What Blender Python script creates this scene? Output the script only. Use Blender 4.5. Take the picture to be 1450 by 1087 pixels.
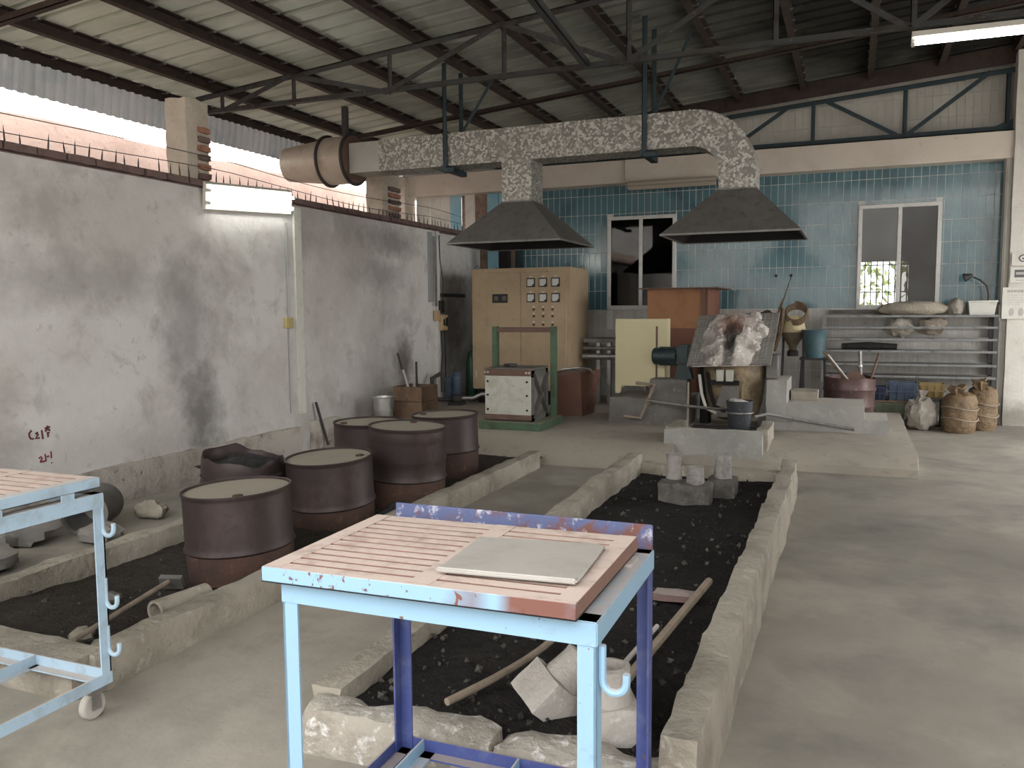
import bpy, bmesh, math, random
from mathutils import Vector, Matrix, Euler, noise
random.seed(7)
for o in list(bpy.data.objects): bpy.data.objects.remove(o)
SC = bpy.context.scene
COL = SC.collection
# ---------------------------------------------------------------- camera
YAW, PIT, ROL, FPX = -0.387554616, 0.0886234909, 0.00732034929, 1177.879
fw = Vector((math.sin(YAW)*math.cos(PIT), math.cos(YAW)*math.cos(PIT), -math.sin(PIT)))
rt = Vector((math.cos(YAW), -math.sin(YAW), 0)); dn = fw.cross(rt)
r2 = rt*math.cos(ROL)+dn*math.sin(ROL); d2 = -rt*math.sin(ROL)+dn*math.cos(ROL)
cam = bpy.data.objects.new('camera', bpy.data.cameras.new('camera')); COL.objects.link(cam)
mw = Matrix((r2, -d2, -fw)).transposed().to_4x4(); mw.translation = Vector((0, 0, 1.5))
cam.matrix_world = mw
cam.data.sensor_width = 36; cam.data.lens = FPX/1450*36; cam.data.clip_start = .02; cam.data.clip_end = 300
SC.camera = cam
# ---------------------------------------------------------------- light
W = bpy.data.worlds.new('world'); SC.world = W; W.use_nodes = True
bg = W.node_tree.nodes['Background']; bg.inputs[0].default_value = (1, 0.99, 0.975, 1); bg.inputs[1].default_value = 4.2
SC.view_settings.view_transform = 'Standard'; SC.view_settings.look = 'None'
SC.view_settings.exposure = 0.55; SC.view_settings.gamma = 1; SC.view_settings.use_curve_mapping = False
def portal(loc, sx, sy, normal):
    l = bpy.data.lights.new('daylight_portal', 'AREA'); l.shape = 'RECTANGLE'; l.size = sx; l.size_y = sy; l.energy = 1
    l.cycles.is_portal = True
    o = bpy.data.objects.new('daylight_portal', l); COL.objects.link(o); o.location = loc
    o.rotation_euler = Vector(normal).to_track_quat('-Z', 'Y').to_euler()
portal((-.7, -.62, 2.1), 9.8, 4.4, (0, 1, 0))
portal((4.2, 9.35, 1.75), 5.1, 3.5, (-1, 0, 0))
portal((-5.72, 6.8, 3.3), 11, 1.3, (1, 0, 0))
# ---------------------------------------------------------------- materials
MATS = {}
def mat(name, base, rough=.8, metal=0., layers=(), bump=None, dust=None, emit=0, alpha=None, spec=.4, island=None, streak=None):
    """layers: (scale, colour, lo, hi[, vec-scale]); blobs: ('blob', centre, radius, colour, amount)"""
    if name in MATS: return MATS[name]
    m = bpy.data.materials.new(name); m.use_nodes = True; nt = m.node_tree; N = nt.nodes; L = nt.links
    b = N['Principled BSDF']; b.inputs['Roughness'].default_value = rough; b.inputs['Metallic'].default_value = metal
    b.inputs['Specular IOR Level'].default_value = spec
    geo = N.new('ShaderNodeNewGeometry'); pos = geo.outputs['Position']
    rgb = N.new('ShaderNodeRGB'); rgb.outputs[0].default_value = (*base, 1); cur = rgb.outputs[0]
    def mixc(fac, col):
        nonlocal cur
        mx = N.new('ShaderNodeMix'); mx.data_type = 'RGBA'
        L.new(fac, mx.inputs['Factor']); L.new(cur, mx.inputs['A']); mx.inputs['B'].default_value = (*col, 1)
        cur = mx.outputs['Result']
    def rng(v, lo, hi, a=0., z=1.):
        r = N.new('ShaderNodeMapRange'); L.new(v, r.inputs[0]); r.inputs[1].default_value = lo; r.inputs[2].default_value = hi
        r.inputs[3].default_value = a; r.inputs[4].default_value = z; return r.outputs[0]
    def nz(scale, detail=6, vs=None, dist=0):
        t = N.new('ShaderNodeTexNoise'); t.inputs['Scale'].default_value = scale; t.inputs['Detail'].default_value = detail
        t.inputs['Roughness'].default_value = .62; t.inputs['Distortion'].default_value = dist
        if vs:
            v = N.new('ShaderNodeVectorMath'); v.operation = 'MULTIPLY'; L.new(pos, v.inputs[0]); v.inputs[1].default_value = vs
            L.new(v.outputs[0], t.inputs['Vector'])
        else: L.new(pos, t.inputs['Vector'])
        return t.outputs[0]
    def mul(a, bv):
        q = N.new('ShaderNodeMath'); q.operation = 'MULTIPLY'; L.new(a, q.inputs[0])
        if isinstance(bv, float): q.inputs[1].default_value = bv
        else: L.new(bv, q.inputs[1])
        return q.outputs[0]
    if island:
        mixc(mul(geo.outputs['Random Per Island'], island[1]), island[0])
    for ly in layers:
        if ly[0] == 'blob':
            _, c, rad, col, amt = ly[:5]; na = ly[5] if len(ly) > 5 else .45
            d = N.new('ShaderNodeVectorMath'); d.operation = 'SUBTRACT'; L.new(pos, d.inputs[0]); d.inputs[1].default_value = c
            s = N.new('ShaderNodeVectorMath'); s.operation = 'DIVIDE'; L.new(d.outputs[0], s.inputs[0]); s.inputs[1].default_value = rad
            ln = N.new('ShaderNodeVectorMath'); ln.operation = 'LENGTH'; L.new(s.outputs[0], ln.inputs[0])
            ad = N.new('ShaderNodeMath'); ad.operation = 'ADD'; L.new(ln.outputs['Value'], ad.inputs[0]); L.new(rng(nz(5 if na > .3 else .8), .2, .8, -na, na), ad.inputs[1])
            mixc(rng(ad.outputs[0], 1.05, .25, 0, amt), col)
        elif ly[0] == 'vor':
            _, sc, col, lo, hi = ly
            t = N.new('ShaderNodeTexVoronoi'); t.inputs['Scale'].default_value = sc; L.new(pos, t.inputs['Vector'])
            sep = N.new('ShaderNodeSeparateColor'); L.new(t.outputs['Color'], sep.inputs[0])
            mixc(rng(sep.outputs[0], lo, hi), col)
        else:
            sc, col, lo, hi = ly[:4]; vs = ly[4] if len(ly) > 4 else None
            mixc(rng(nz(sc, 8, vs, .3), lo, hi), col)
    if dust:
        sp = N.new('ShaderNodeSeparateXYZ'); L.new(geo.outputs['Normal'], sp.inputs[0])
        mixc(mul(rng(sp.outputs[2], .55, .95, 0, dust[1]), rng(nz(14), .25, .5, .35, 1.)), dust[0])
    L.new(cur, b.inputs['Base Color'])
    if bump:
        bp = N.new('ShaderNodeBump'); bp.inputs['Strength'].default_value = bump[1]; bp.inputs['Distance'].default_value = bump[2] if len(bump) > 2 else .01
        L.new(nz(bump[0], 8), bp.inputs['Height']); L.new(bp.outputs[0], b.inputs['Normal'])
    if emit:
        b.inputs['Emission Color'].default_value = (*base, 1); b.inputs['Emission Strength'].default_value = emit
    MATS[name] = m; return m
def glass(name, tint=(.85, .9, .9), gl=.12):
    m = bpy.data.materials.new(name); m.use_nodes = True; nt = m.node_tree; N = nt.nodes; N.clear()
    o = N.new('ShaderNodeOutputMaterial'); t = N.new('ShaderNodeBsdfTransparent'); t.inputs[0].default_value = (*tint, 1)
    g = N.new('ShaderNodeBsdfGlossy'); g.inputs['Roughness'].default_value = .03
    f = N.new('ShaderNodeFresnel'); f.inputs[0].default_value = 1.5
    a = N.new('ShaderNodeMath'); a.operation = 'ADD'; a.inputs[1].default_value = gl
    nt.links.new(f.outputs[0], a.inputs[0])
    x = N.new('ShaderNodeMixShader'); nt.links.new(a.outputs[0], x.inputs[0]); nt.links.new(t.outputs[0], x.inputs[1]); nt.links.new(g.outputs[0], x.inputs[2])
    nt.links.new(x.outputs[0], o.inputs[0]); return m
DUST = (.42, .37, .31)
WALLW = (.60, .585, .565)
m_plaster = mat('plaster', (.62, .605, .585), .95, layers=[
    (.55, (.49, .465, .44), .45, .62), (1.2, (.40, .378, .358), .50, .70), (3.2, (.38, .355, .335), .56, .76), (2.1, (.62, .605, .58), .60, .72), (9, (.40, .375, .35), .60, .74), (40, (.24, .21, .19), .68, .74),
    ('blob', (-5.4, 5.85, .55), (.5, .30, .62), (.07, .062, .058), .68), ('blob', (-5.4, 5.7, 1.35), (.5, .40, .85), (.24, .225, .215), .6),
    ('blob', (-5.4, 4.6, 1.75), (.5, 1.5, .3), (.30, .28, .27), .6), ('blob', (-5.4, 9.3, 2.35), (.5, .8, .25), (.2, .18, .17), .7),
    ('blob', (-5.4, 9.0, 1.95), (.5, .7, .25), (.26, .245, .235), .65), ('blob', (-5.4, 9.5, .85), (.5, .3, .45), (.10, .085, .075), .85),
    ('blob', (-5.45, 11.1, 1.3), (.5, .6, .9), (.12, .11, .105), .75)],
    bump=(6, .5, .02))
m_plinth = mat('plinth_plaster', (.46, .43, .385), .95, layers=[(3, (.25, .22, .19), .5, .7), (12, (.14, .12, .10), .6, .72)], bump=(14, .8, .03))
m_floor = mat('floor_concrete', (.36, .332, .285), .7, layers=[(.5, (.225, .207, .178), .40, .62), (1.3, (.165, .157, .142), .48, .72), (.9, (.41, .375, .31), .55, .75), (5, (.27, .25, .21), .5, .75), (55, (.14, .125, .105), .66, .72)], bump=(30, .18, .01))
m_plat = mat('platform_concrete', (.37, .335, .28), .85, layers=[(1.2, (.27, .25, .22), .48, .7), (7, (.22, .2, .17), .58, .75), (50, (.15, .13, .11), .7, .77)], bump=(22, .35, .012))
m_kerb = mat('kerb_concrete', (.35, .32, .265), .95, layers=[(3, (.24, .215, .175), .46, .64), (14, (.43, .405, .35), .58, .7), (30, (.17, .15, .12), .62, .74)], bump=(20, .9, .02))
m_kerbw = mat('whitened_kerb', (.40, .37, .32), .95, layers=[(6, (.28, .25, .21), .5, .68), (16, (.70, .69, .67), .55, .66)], bump=(20, .9, .025))
m_step = mat('grey_render', (.34, .335, .315), .9, layers=[(2.2, (.25, .245, .235), .45, .7), (9, (.42, .41, .385), .55, .75), (35, (.2, .19, .18), .68, .76)], bump=(25, .4, .01), dust=((.5, .46, .40), .7))
m_dark_conc = mat('sooty_concrete', (.17, .16, .15), .9, layers=[(3, (.09, .085, .08), .45, .7), (10, (.26, .25, .235), .58, .75)], bump=(20, .5, .01), dust=((.27, .25, .22), .7))
m_soil = mat('black_sand', (.020, .018, .017), .95, layers=[(2.5, (.035, .031, .028), .45, .7), (25, (.008, .007, .007), .5, .7), (70, (.12, .11, .10), .70, .78)], bump=(60, 1.0, .02), spec=.2)
m_pebble = mat('slag_pebbles', (.022, .02, .019), .9, island=((.13, .12, .105), .55), spec=.3)
m_soilL = mat('brown_sand', (.05, .043, .036), .95, layers=[(2.5, (.03, .026, .023), .45, .7), (25, (.02, .018, .015), .5, .7), (70, (.16, .14, .12), .68, .78)], bump=(60, 1.0, .02), spec=.2)
m_bluep = mat('blue_paint', (.25, .41, .56), .5, layers=[(26, (.24, .36, .47), .60, .70), (45, (.14, .07, .05), .675, .70)], bump=(60, .2, .004), dust=((.47, .40, .35), .75))
m_bluep2 = mat('dusty_blue_paint', (.36, .49, .60), .6, layers=[(14, (.30, .38, .45), .5, .65), (40, (.16, .10, .08), .67, .71)], dust=((.47, .41, .36), .85))
m_blued = mat('deep_blue_paint', (.05, .07, .22), .5, layers=[(10, (.09, .115, .25), .5, .65), (30, (.14, .10, .10), .60, .70)], dust=((.36, .31, .27), .85))
m_railp = mat('rusty_blue_rail', (.09, .11, .22), .6, layers=[(9, (.15, .065, .05), .47, .56), (28, (.45, .45, .52), .56, .66)])
m_grate = mat('rust_grate', (.19, .11, .085), .85, layers=[(20, (.24, .12, .09), .5, .7)], dust=((.56, .46, .405), 1.0), bump=(40, .4, .004))
m_grate_edge = mat('flaking_blue_edge', (.25, .41, .56), .75, layers=[(30, (.17, .075, .06), .60, .62), ('blob', (-.63, 1.6, .87), (.21, .2, .2), (.17, .075, .06), 1.0), ('blob', (-.70, 1.6, .87), (.045, .2, .2), (.25, .41, .56), 1.0), (40, (.13, .06, .05), .66, .69)], dust=((.56, .46, .405), 1.0))
m_plate = mat('dusty_steel_plate', (.45, .44, .42), .5, .15, layers=[(8, (.30, .29, .275), .45, .7), (24, (.47, .43, .38), .55, .7)], dust=((.46, .42, .375), .55))
m_steel = mat('worn_steel', (.34, .33, .32), .42, .8, layers=[(14, (.2, .18, .16), .5, .7)])
m_alu = mat('aluminium', (.58, .57, .56), .42, .85, layers=[(9, (.4, .39, .38), .45, .7)])
m_drum = mat('rusty_drum', (.040, .028, .027), .5, .2, layers=[(3, (.070, .048, .045), .48, .68), (12, (.034, .022, .022), .5, .7)], bump=(30, .15, .004))
m_drumrust = mat('rust_lower', (.07, .038, .027), .8, layers=[(5, (.045, .027, .022), .42, .62), (20, (.12, .06, .036), .55, .7)], bump=(30, .3, .005))
m_dusttop = mat('dust_cover', (.31, .28, .225), .95, layers=[(5, (.28, .25, .205), .45, .7), (30, (.22, .19, .16), .62, .75)], bump=(40, .2, .004))
m_black = mat('matt_black', (.012, .011, .011), .9)
m_char = mat('charcoal', (.018, .017, .018), .75, layers=[(20, (.05, .048, .05), .55, .7)], bump=(30, 1, .02))
m_galv = mat('galvanised_spangle', (.20, .19, .17), .55, .35, layers=[('vor', 46., (.50, .485, .45), .50, .62), (26, (.27, .255, .225), .5, .62), (2, (.25, .235, .21), .52, .75)])
m_galvp = mat('plain_galvanised', (.40, .40, .36), .5, .4, layers=[(3, (.33, .34, .29), .45, .7)])
m_hood = mat('grey_sheet_hood', (.15, .145, .135), .5, .3, layers=[(3, (.20, .19, .18), .45, .7), (14, (.11, .105, .10), .5, .7)])
m_fan = mat('tan_fan_casing', (.46, .40, .33), .5, .25, layers=[(5, (.36, .28, .21), .5, .7)])
m_flange = mat('dark_flange', (.06, .055, .055), .6, .3)
m_teal = mat('dark_teal_paint', (.018, .036, .046), .5, layers=[(12, (.03, .045, .052), .45, .7)])
m_truss = mat('grey_truss_steel', (.055, .055, .055), .6, .3, layers=[(5, (.04, .028, .024), .48, .62), (20, (.12, .12, .115), .6, .7)])
m_purlin = mat('rusty_purlin', (.042, .027, .021), .75, layers=[(6, (.025, .018, .016), .45, .65), (25, (.10, .052, .034), .58, .7)])
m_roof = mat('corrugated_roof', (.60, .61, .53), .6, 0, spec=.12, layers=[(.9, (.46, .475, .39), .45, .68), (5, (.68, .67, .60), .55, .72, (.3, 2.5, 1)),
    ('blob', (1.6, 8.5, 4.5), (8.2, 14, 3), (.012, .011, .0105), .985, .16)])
m_apron = mat('apron_sheet', (.64, .64, .66), .5, 0, layers=[(3, (.52, .56, .60), .45, .65)])
m_pink = mat('pink_render', (.60, .44, .375), .95, layers=[(2, (.50, .35, .295), .45, .7), (12, (.42, .25, .2), .6, .75)], bump=(20, .5, .02))
m_brick = mat('purple_brick', (.17, .11, .10), .9, layers=[(8, (.11, .075, .07), .45, .7), (30, (.30, .26, .24), .64, .74)], bump=(30, .6, .01), dust=((.42, .37, .34), .6))
m_redbrick = mat('red_brick', (.33, .16, .11), .9, layers=[(10, (.22, .11, .08), .45, .7)], bump=(30, .6, .01))
m_pier = mat('pier_plaster', (.50, .44, .37), .95, layers=[(4, (.40, .345, .28), .45, .7), (14, (.33, .28, .23), .58, .75)], bump=(15, .7, .02))
m_iron = mat('spike_iron', (.045, .04, .042), .7, .2)
m_beam = mat('cream_beam', (.62, .555, .485), .9, layers=[(1.5, (.53, .46, .40), .45, .7), (9, (.46, .40, .35), .6, .75)], bump=(10, .2, .01))
m_grout = mat('grout', (.60, .60, .58), .9, layers=[(5, (.34, .34, .32), .52, .7)])
m_tileb = mat('blue_tile', (.060, .135, .165), .13, layers=[(1.6, (.05, .105, .13), .45, .7), (12, (.12, .19, .21), .62, .75)], island=((.115, .215, .25), .9), spec=.6)
m_tilew = mat('white_tile', (.50, .49, .47), .3, layers=[(2, (.34, .325, .30), .45, .68), (10, (.26, .24, .22), .6, .74)], island=((.42, .40, .37), .7), spec=.5)
m_tileg = mat('gable_tile', (.55, .53, .48), .4, layers=[(2, (.44, .42, .375), .45, .68), (7, (.2, .18, .16), .66, .74)], island=((.47, .45, .40), .7))
m_alw = mat('white_aluminium', (.62, .615, .595), .45, layers=[(9, (.5, .49, .46), .5, .7)])
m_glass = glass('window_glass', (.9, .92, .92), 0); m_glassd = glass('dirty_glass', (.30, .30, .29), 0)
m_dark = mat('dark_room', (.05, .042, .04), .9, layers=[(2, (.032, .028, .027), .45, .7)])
m_beige = mat('beige_cabinet', (.45, .345, .225), .5, layers=[(2.5, (.38, .285, .18), .45, .7), (12, (.29, .21, .13), .60, .74)], bump=(30, .05, .003))
m_beiged = mat('beige_gap', (.10, .075, .05), .7)
m_meterw = mat('meter_face', (.62, .63, .62), .3)
m_meterb = mat('meter_black', (.02, .02, .02), .4)
m_btn = mat('indicator', (.10, .04, .035), .3)
m_green = mat('green_paint', (.075, .135, .08), .6, layers=[(7, (.06, .085, .055), .45, .65), (20, (.14, .09, .06), .6, .7)], dust=((.30, .29, .22), .7))
m_whitep = mat('chipped_white_panel', (.52, .52, .47), .6, layers=[(6, (.40, .385, .32), .5, .68), (24, (.13, .085, .06), .64, .69)])
m_brown = mat('brown_bar', (.13, .075, .055), .6, layers=[(9, (.18, .12, .095), .5, .7)])
m_redbin = mat('red_brown_bin', (.165, .085, .060), .75, layers=[(4, (.125, .065, .048), .45, .7), (16, (.22, .13, .10), .58, .74)])
m_cream = mat('cream_panel', (.60, .54, .34), .5, layers=[(5, (.58, .52, .32), .5, .7), (14, (.3, .27, .19), .68, .78)])
m_orange = mat('orange_board', (.33, .165, .085), .8, layers=[(3, (.21, .10, .055), .45, .7), (14, (.40, .21, .12), .6, .75)])
m_orange2 = mat('red_brown_board', (.19, .085, .058), .8, layers=[(3, (.15, .07, .05), .45, .7)])
m_motor = mat('motor_green', (.025, .042, .045), .5, .2, layers=[(12, (.05, .06, .058), .5, .7)])
m_check = mat('checker_plate', (.30, .285, .265), .6, .4, layers=[(10, (.20, .19, .175), .45, .68), (26, (.42, .40, .38), .58, .7)], bump=(20, .3, .005))
m_refr = mat('refractory', (.56, .52, .475), .95, layers=[(6, (.30, .27, .25), .48, .58), (16, (.78, .75, .72), .54, .62), ('blob', (-1.46, 9.3, 1.08), (.16, .5, .2), (.22, .20, .19), .8), ('blob', (-1.194, 9.40, 1.19), (.13, .14, .13), (.02, .018, .017), .97), ('blob', (-1.2, 9.42, 1.33), (.22, .24, .17), (.24, .12, .085), .85), ('blob', (-1.215, 9.36, 1.12), (.075, .5, .24), (.03, .026, .024), .97)], bump=(24, .9, .02))
m_furn = mat('furnace_shell', (.30, .235, .145), .6, layers=[(4, (.15, .115, .075), .42, .62), (14, (.09, .065, .045), .54, .7)])
m_bluebk = mat('blue_bucket', (.07, .13, .15), .5, layers=[(6, (.055, .095, .105), .45, .7), (20, (.2, .14, .11), .64, .72)])
m_ladle = mat('dark_bucket', (.045, .05, .06), .5, .2, layers=[(14, (.12, .115, .11), .58, .7)])
m_sack = mat('dirty_sack', (.38, .335, .275), .95, layers=[(5, (.24, .205, .165), .45, .68), (20, (.48, .44, .38), .58, .75)], bump=(30, .8, .02))
m_sackw = mat('white_sack', (.40, .37, .325), .95, layers=[(5, (.24, .21, .175), .45, .68)], bump=(26, .9, .02))
m_wrap = mat('brown_wrap', (.20, .135, .075), .4, layers=[(8, (.12, .08, .045), .45, .68), (22, (.42, .36, .28), .63, .72)], bump=(16, 1, .04))
m_bluec = mat('blue_crate', (.04, .062, .105), .5, layers=[(9, (.10, .12, .16), .5, .7)])
m_dblue = mat('navy_crate', (.02, .03, .07), .5)
m_yel = mat('yellow_crate', (.24, .17, .065), .5, layers=[(9, (.15, .105, .045), .45, .7)])
m_grnc = mat('olive_crate', (.13, .15, .10), .6, layers=[(8, (.09, .10, .07), .45, .7)])
m_redcl = mat('red_cloth', (.22, .03, .035), .9)
m_whitepl = mat('white_plastic', (.60, .60, .55), .4, layers=[(9, (.48, .47, .42), .5, .7)])
m_rack = mat('grey_rack', (.22, .225, .225), .55, .2, layers=[(8, (.10, .10, .10), .5, .68)], dust=((.34, .33, .31), .7))
m_rackd = mat('dark_rack', (.06, .06, .06), .7)
m_wood = mat('old_wood', (.20, .13, .085), .85, layers=[(7, (.12, .08, .055), .45, .68), (25, (.28, .2, .14), .58, .74)], bump=(30, .5, .01))
m_stick = mat('wooden_handle', (.30, .245, .19), .85, layers=[(12, (.2, .16, .12), .45, .7)])
m_rope = mat('brown_rope', (.16, .115, .075), .95, layers=[(30, (.09, .065, .045), .45, .7)])
m_hop = mat('cream_hopper', (.50, .42, .25), .55, layers=[(7, (.36, .29, .17), .45, .7)])
m_hopd = mat('dark_cone', (.16, .125, .085), .7, layers=[(9, (.1, .08, .06), .45, .7)])
m_cond = mat('white_conduit', (.60, .60, .55), .6, layers=[(9, (.5, .49, .42), .5, .7)])
m_condg = mat('grey_conduit', (.36, .37, .37), .45, .3)
m_sw = mat('tan_switch', (.45, .33, .19), .5)
m_ybox = mat('yellow_box', (.46, .38, .17), .5)
m_tube = mat('lit_tube', (1, 1, .94), .3, emit=16)
m_lampb = mat('lamp_body', (.58, .56, .50), .5)
m_lampu = mat('dusty_lamp_body', (.42, .36, .30), .6)
m_paper = mat('paper', (.62, .61, .56), .9, layers=[(9, (.54, .53, .48), .5, .75)])
m_ink = mat('grey_ink', (.13, .13, .13), .9); m_ink2 = mat('pale_ink', (.42, .41, .39), .9)
m_write = mat('maroon_paint', (.10, .025, .03), .8); m_write2 = mat('red_paint', (.17, .018, .03), .8)
m_rubber = mat('wheel', (.44, .42, .385), .7, layers=[(12, (.32, .3, .27), .45, .7)])
m_cast = mat('white_casting', (.50, .47, .435), .9, layers=[(7, (.40, .365, .33), .45, .68), (22, (.60, .58, .55), .58, .7)], bump=(26, .9, .015))
m_mould = mat('dark_mould', (.13, .12, .11), .9, layers=[(8, (.07, .065, .06), .45, .68), (20, (.24, .23, .22), .58, .7)], bump=(26, .9, .015))
m_mouldtop = mat('ash_mould', (.30, .285, .27), .9, layers=[(12, (.16, .15, .14), .45, .68)], bump=(26, .9, .015))
m_leaf = mat('leaves', (.18, .26, .07), .7, island=((.42, .42, .16), .8))
m_cable = mat('black_cable', (.02, .02, .02), .6)
m_bw = mat('board_white', (.60, .57, .52), .8, layers=[(4, (.48, .44, .39), .45, .7)])
m_bb = mat('board_blue', (.22, .42, .52), .7, layers=[(5, (.3, .46, .52), .45, .7)])
m_bn = mat('board_brown', (.24, .17, .13), .85, layers=[(9, (.15, .1, .08), .45, .7), (20, (.45, .4, .36), .6, .72)])
m_pump = mat('blue_pump', (.07, .10, .15), .5, .2, layers=[(10, (.05, .06, .08), .45, .7)])
m_green2 = mat('green_bottle', (.02, .06, .035), .4)
# ---------------------------------------------------------------- mesh helpers
WL = {}
def put(o, parent=None):
    COL.objects.link(o)
    if parent is not None: o.parent = parent
    return o
def tag(o, label=None, cat=None, group=None, kind=None):
    if label: o['label'] = label
    if cat: o['category'] = cat
    if group: o['group'] = group
    if kind: o['kind'] = kind
    return o
def thing(name, loc, label, cat, group=None, rz=0, kind=None):
    o = bpy.data.objects.new(name, None); o.empty_display_size = .05; put(o)
    o.location = loc; o.rotation_euler = (0, 0, rz); WL[o.name] = Vector(loc)
    return tag(o, label, cat, group, kind)
class B:
    def __init__(s): s.v = []; s.f = []
    def add(s, vs, fs):
        n = len(s.v); s.v += [Vector(v) for v in vs]; s.f += [tuple(i+n for i in f) for f in fs]; return s
    def box(s, a, b, mtx=None):
        x0, y0, z0 = a; x1, y1, z1 = b
        vs = [Vector(p) for p in ((x0,y0,z0),(x1,y0,z0),(x1,y1,z0),(x0,y1,z0),(x0,y0,z1),(x1,y0,z1),(x1,y1,z1),(x0,y1,z1))]
        if mtx: vs = [mtx @ v for v in vs]
        return s.add(vs, [(0,3,2,1),(4,5,6,7),(0,1,5,4),(1,2,6,5),(2,3,7,6),(3,0,4,7)])
    def bar(s, p, q, w, h=None, up=(0, 0, 1)):
        p = Vector(p); q = Vector(q); d = (q-p); l = d.length; d.normalize(); h = h or w
        u = Vector(up); 
        if abs(u.dot(d)) > .98: u = Vector((1, 0, 0))
        x = d.cross(u).normalized(); z = x.cross(d)
        m = Matrix((x, d, z)).transposed().to_4x4(); m.translation = p
        return s.box((-w/2, 0, -h/2), (w/2, l, h/2), m)
    def angle(s, p, q, w, t=.006, up=(0, 0, 1), side=1):
        """L-section member"""
        p = Vector(p); q = Vector(q); d = (q-p); l = d.length; d.normalize(); u = Vector(up)
        if abs(u.dot(d)) > .98: u = Vector((1, 0, 0))
        x = d.cross(u).normalized()*side; z = u-d*u.dot(d); z.normalize()
        m = Matrix((x, d, z)).transposed().to_4x4(); m.translation = p
        s.box((0, 0, 0), (w, l, t), m); return s.box((0, 0, 0), (t, l, w), m)
    def tube(s, pts, r, n=8, closed=False):
        pts = [Vector(p) for p in pts]; rs = r if isinstance(r, (list, tuple)) else [r]*len(pts)
        base = len(s.v); N = len(pts); ref = None
        for i, p in enumerate(pts):
            if closed: d = pts[(i+1) % N]-pts[i-1]
            else: d = pts[min(i+1, N-1)]-pts[max(i-1, 0)]
            d.normalize()
            if ref is None: ref = Vector((0, 0, 1)) if abs(d.z) < .9 else Vector((1, 0, 0))
            a = (ref-d*ref.dot(d)).normalized(); ref = a; b = d.cross(a)
            for k in range(n):
                t = 2*math.pi*k/n; s.v.append(p+(a*math.cos(t)+b*math.sin(t))*rs[i])
        for i in range(N if closed else N-1):
            j = (i+1) % N
            for k in range(n):
                k2 = (k+1) % n; s.f.append((base+i*n+k, base+i*n+k2, base+j*n+k2, base+j*n+k))
        if not closed:
            s.f.append(tuple(base+k for k in range(n))[::-1]); s.f.append(tuple(base+(N-1)*n+k for k in range(n)))
        return s
    def lathe(s, prof, n=32, mtx=None, wob=None, cap=True):
        base = len(s.v); mtx = mtx or Matrix()
        for i, (r, z) in enumerate(prof):
            for k in range(n):
                t = 2*math.pi*k/n; rr = r; zz = z
                if wob: rr, zz = wob(i, t, r, z)
                s.v.append(mtx @ Vector((rr*math.cos(t), rr*math.sin(t), zz)))
        for i in range(len(prof)-1):
            for k in range(n):
                k2 = (k+1) % n; s.f.append((base+i*n+k, base+i*n+k2, base+(i+1)*n+k2, base+(i+1)*n+k))
        if cap and prof[0][0] > 1e-6: s.f.append(tuple(base+k for k in range(n))[::-1])
        if cap and prof[-1][0] > 1e-6: s.f.append(tuple(base+(len(prof)-1)*n+k for k in range(n)))
        return s
    def prism(s, poly, y0, y1, axis='y', mtx=None):
        """polygon in (a,b) extruded along axis"""
        n = len(poly)
        def P(a, b, t):
            v = Vector((a, t, b)) if axis == 'y' else (Vector((t, a, b)) if axis == 'x' else Vector((a, b, t)))
            return mtx @ v if mtx else v
        vs = [P(a, b, y0) for a, b in poly]+[P(a, b, y1) for a, b in poly]
        fs = [tuple(range(n)), tuple(range(2*n-1, n-1, -1))]+[(i, i+n, (i+1) % n+n, (i+1) % n) for i in range(n)]
        return s.add(vs, fs)
    def rough(s, a, b, step=.06, amp=.012, freq=5., seed=0, mtx=None, shape=None):
        bm = bmesh.new(); d = [b[i]-a[i] for i in range(3)]
        n = [max(1, int(round(x/step))) for x in d]
        idx = {}
        def V(i, j, k):
            if (i, j, k) not in idx:
                p = Vector((a[0]+d[0]*i/n[0], a[1]+d[1]*j/n[1], a[2]+d[2]*k/n[2]))
                edge = (i in (0, n[0]))+(j in (0, n[1]))+(k in (0, n[2]))
                q = p+noise.noise_vector(p*freq+Vector((seed*7.3, seed, 0)))*amp+noise.noise_vector(p*freq*3.1+Vector((seed, 0, seed)))*amp*.5
                if edge > 1:
                    c = Vector(((a[0]+b[0])/2, (a[1]+b[1])/2, (a[2]+b[2])/2))
                    sg = Vector([(-1 if t == 0 else 1 if t == n[m] else 0) for m, t in enumerate((i, j, k))])
                    q -= sg*amp*(.6+.6*noise.noise(p*freq*2+Vector((seed, 3, 1))))
                if shape: q = shape(q)
                idx[(i, j, k)] = len(s.v); s.v.append(mtx @ q if mtx else q)
            return idx[(i, j, k)]
        bm.free()
        for i in range(n[0]):
            for j in range(n[1]):
                s.f.append((V(i,j,0), V(i,j+1,0), V(i+1,j+1,0), V(i+1,j,0))); s.f.append((V(i,j,n[2]), V(i+1,j,n[2]), V(i+1,j+1,n[2]), V(i,j+1,n[2])))
        for i in range(n[0]):
            for k in range(n[2]):
                s.f.append((V(i,0,k), V(i+1,0,k), V(i+1,0,k+1), V(i,0,k+1))); s.f.append((V(i,n[1],k), V(i,n[1],k+1), V(i+1,n[1],k+1), V(i+1,n[1],k)))
        for j in range(n[1]):
            for k in range(n[2]):
                s.f.append((V(0,j,k), V(0,j,k+1), V(0,j+1,k+1), V(0,j+1,k))); s.f.append((V(n[0],j,k), V(n[0],j+1,k), V(n[0],j+1,k+1), V(n[0],j,k+1)))
        return s
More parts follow.
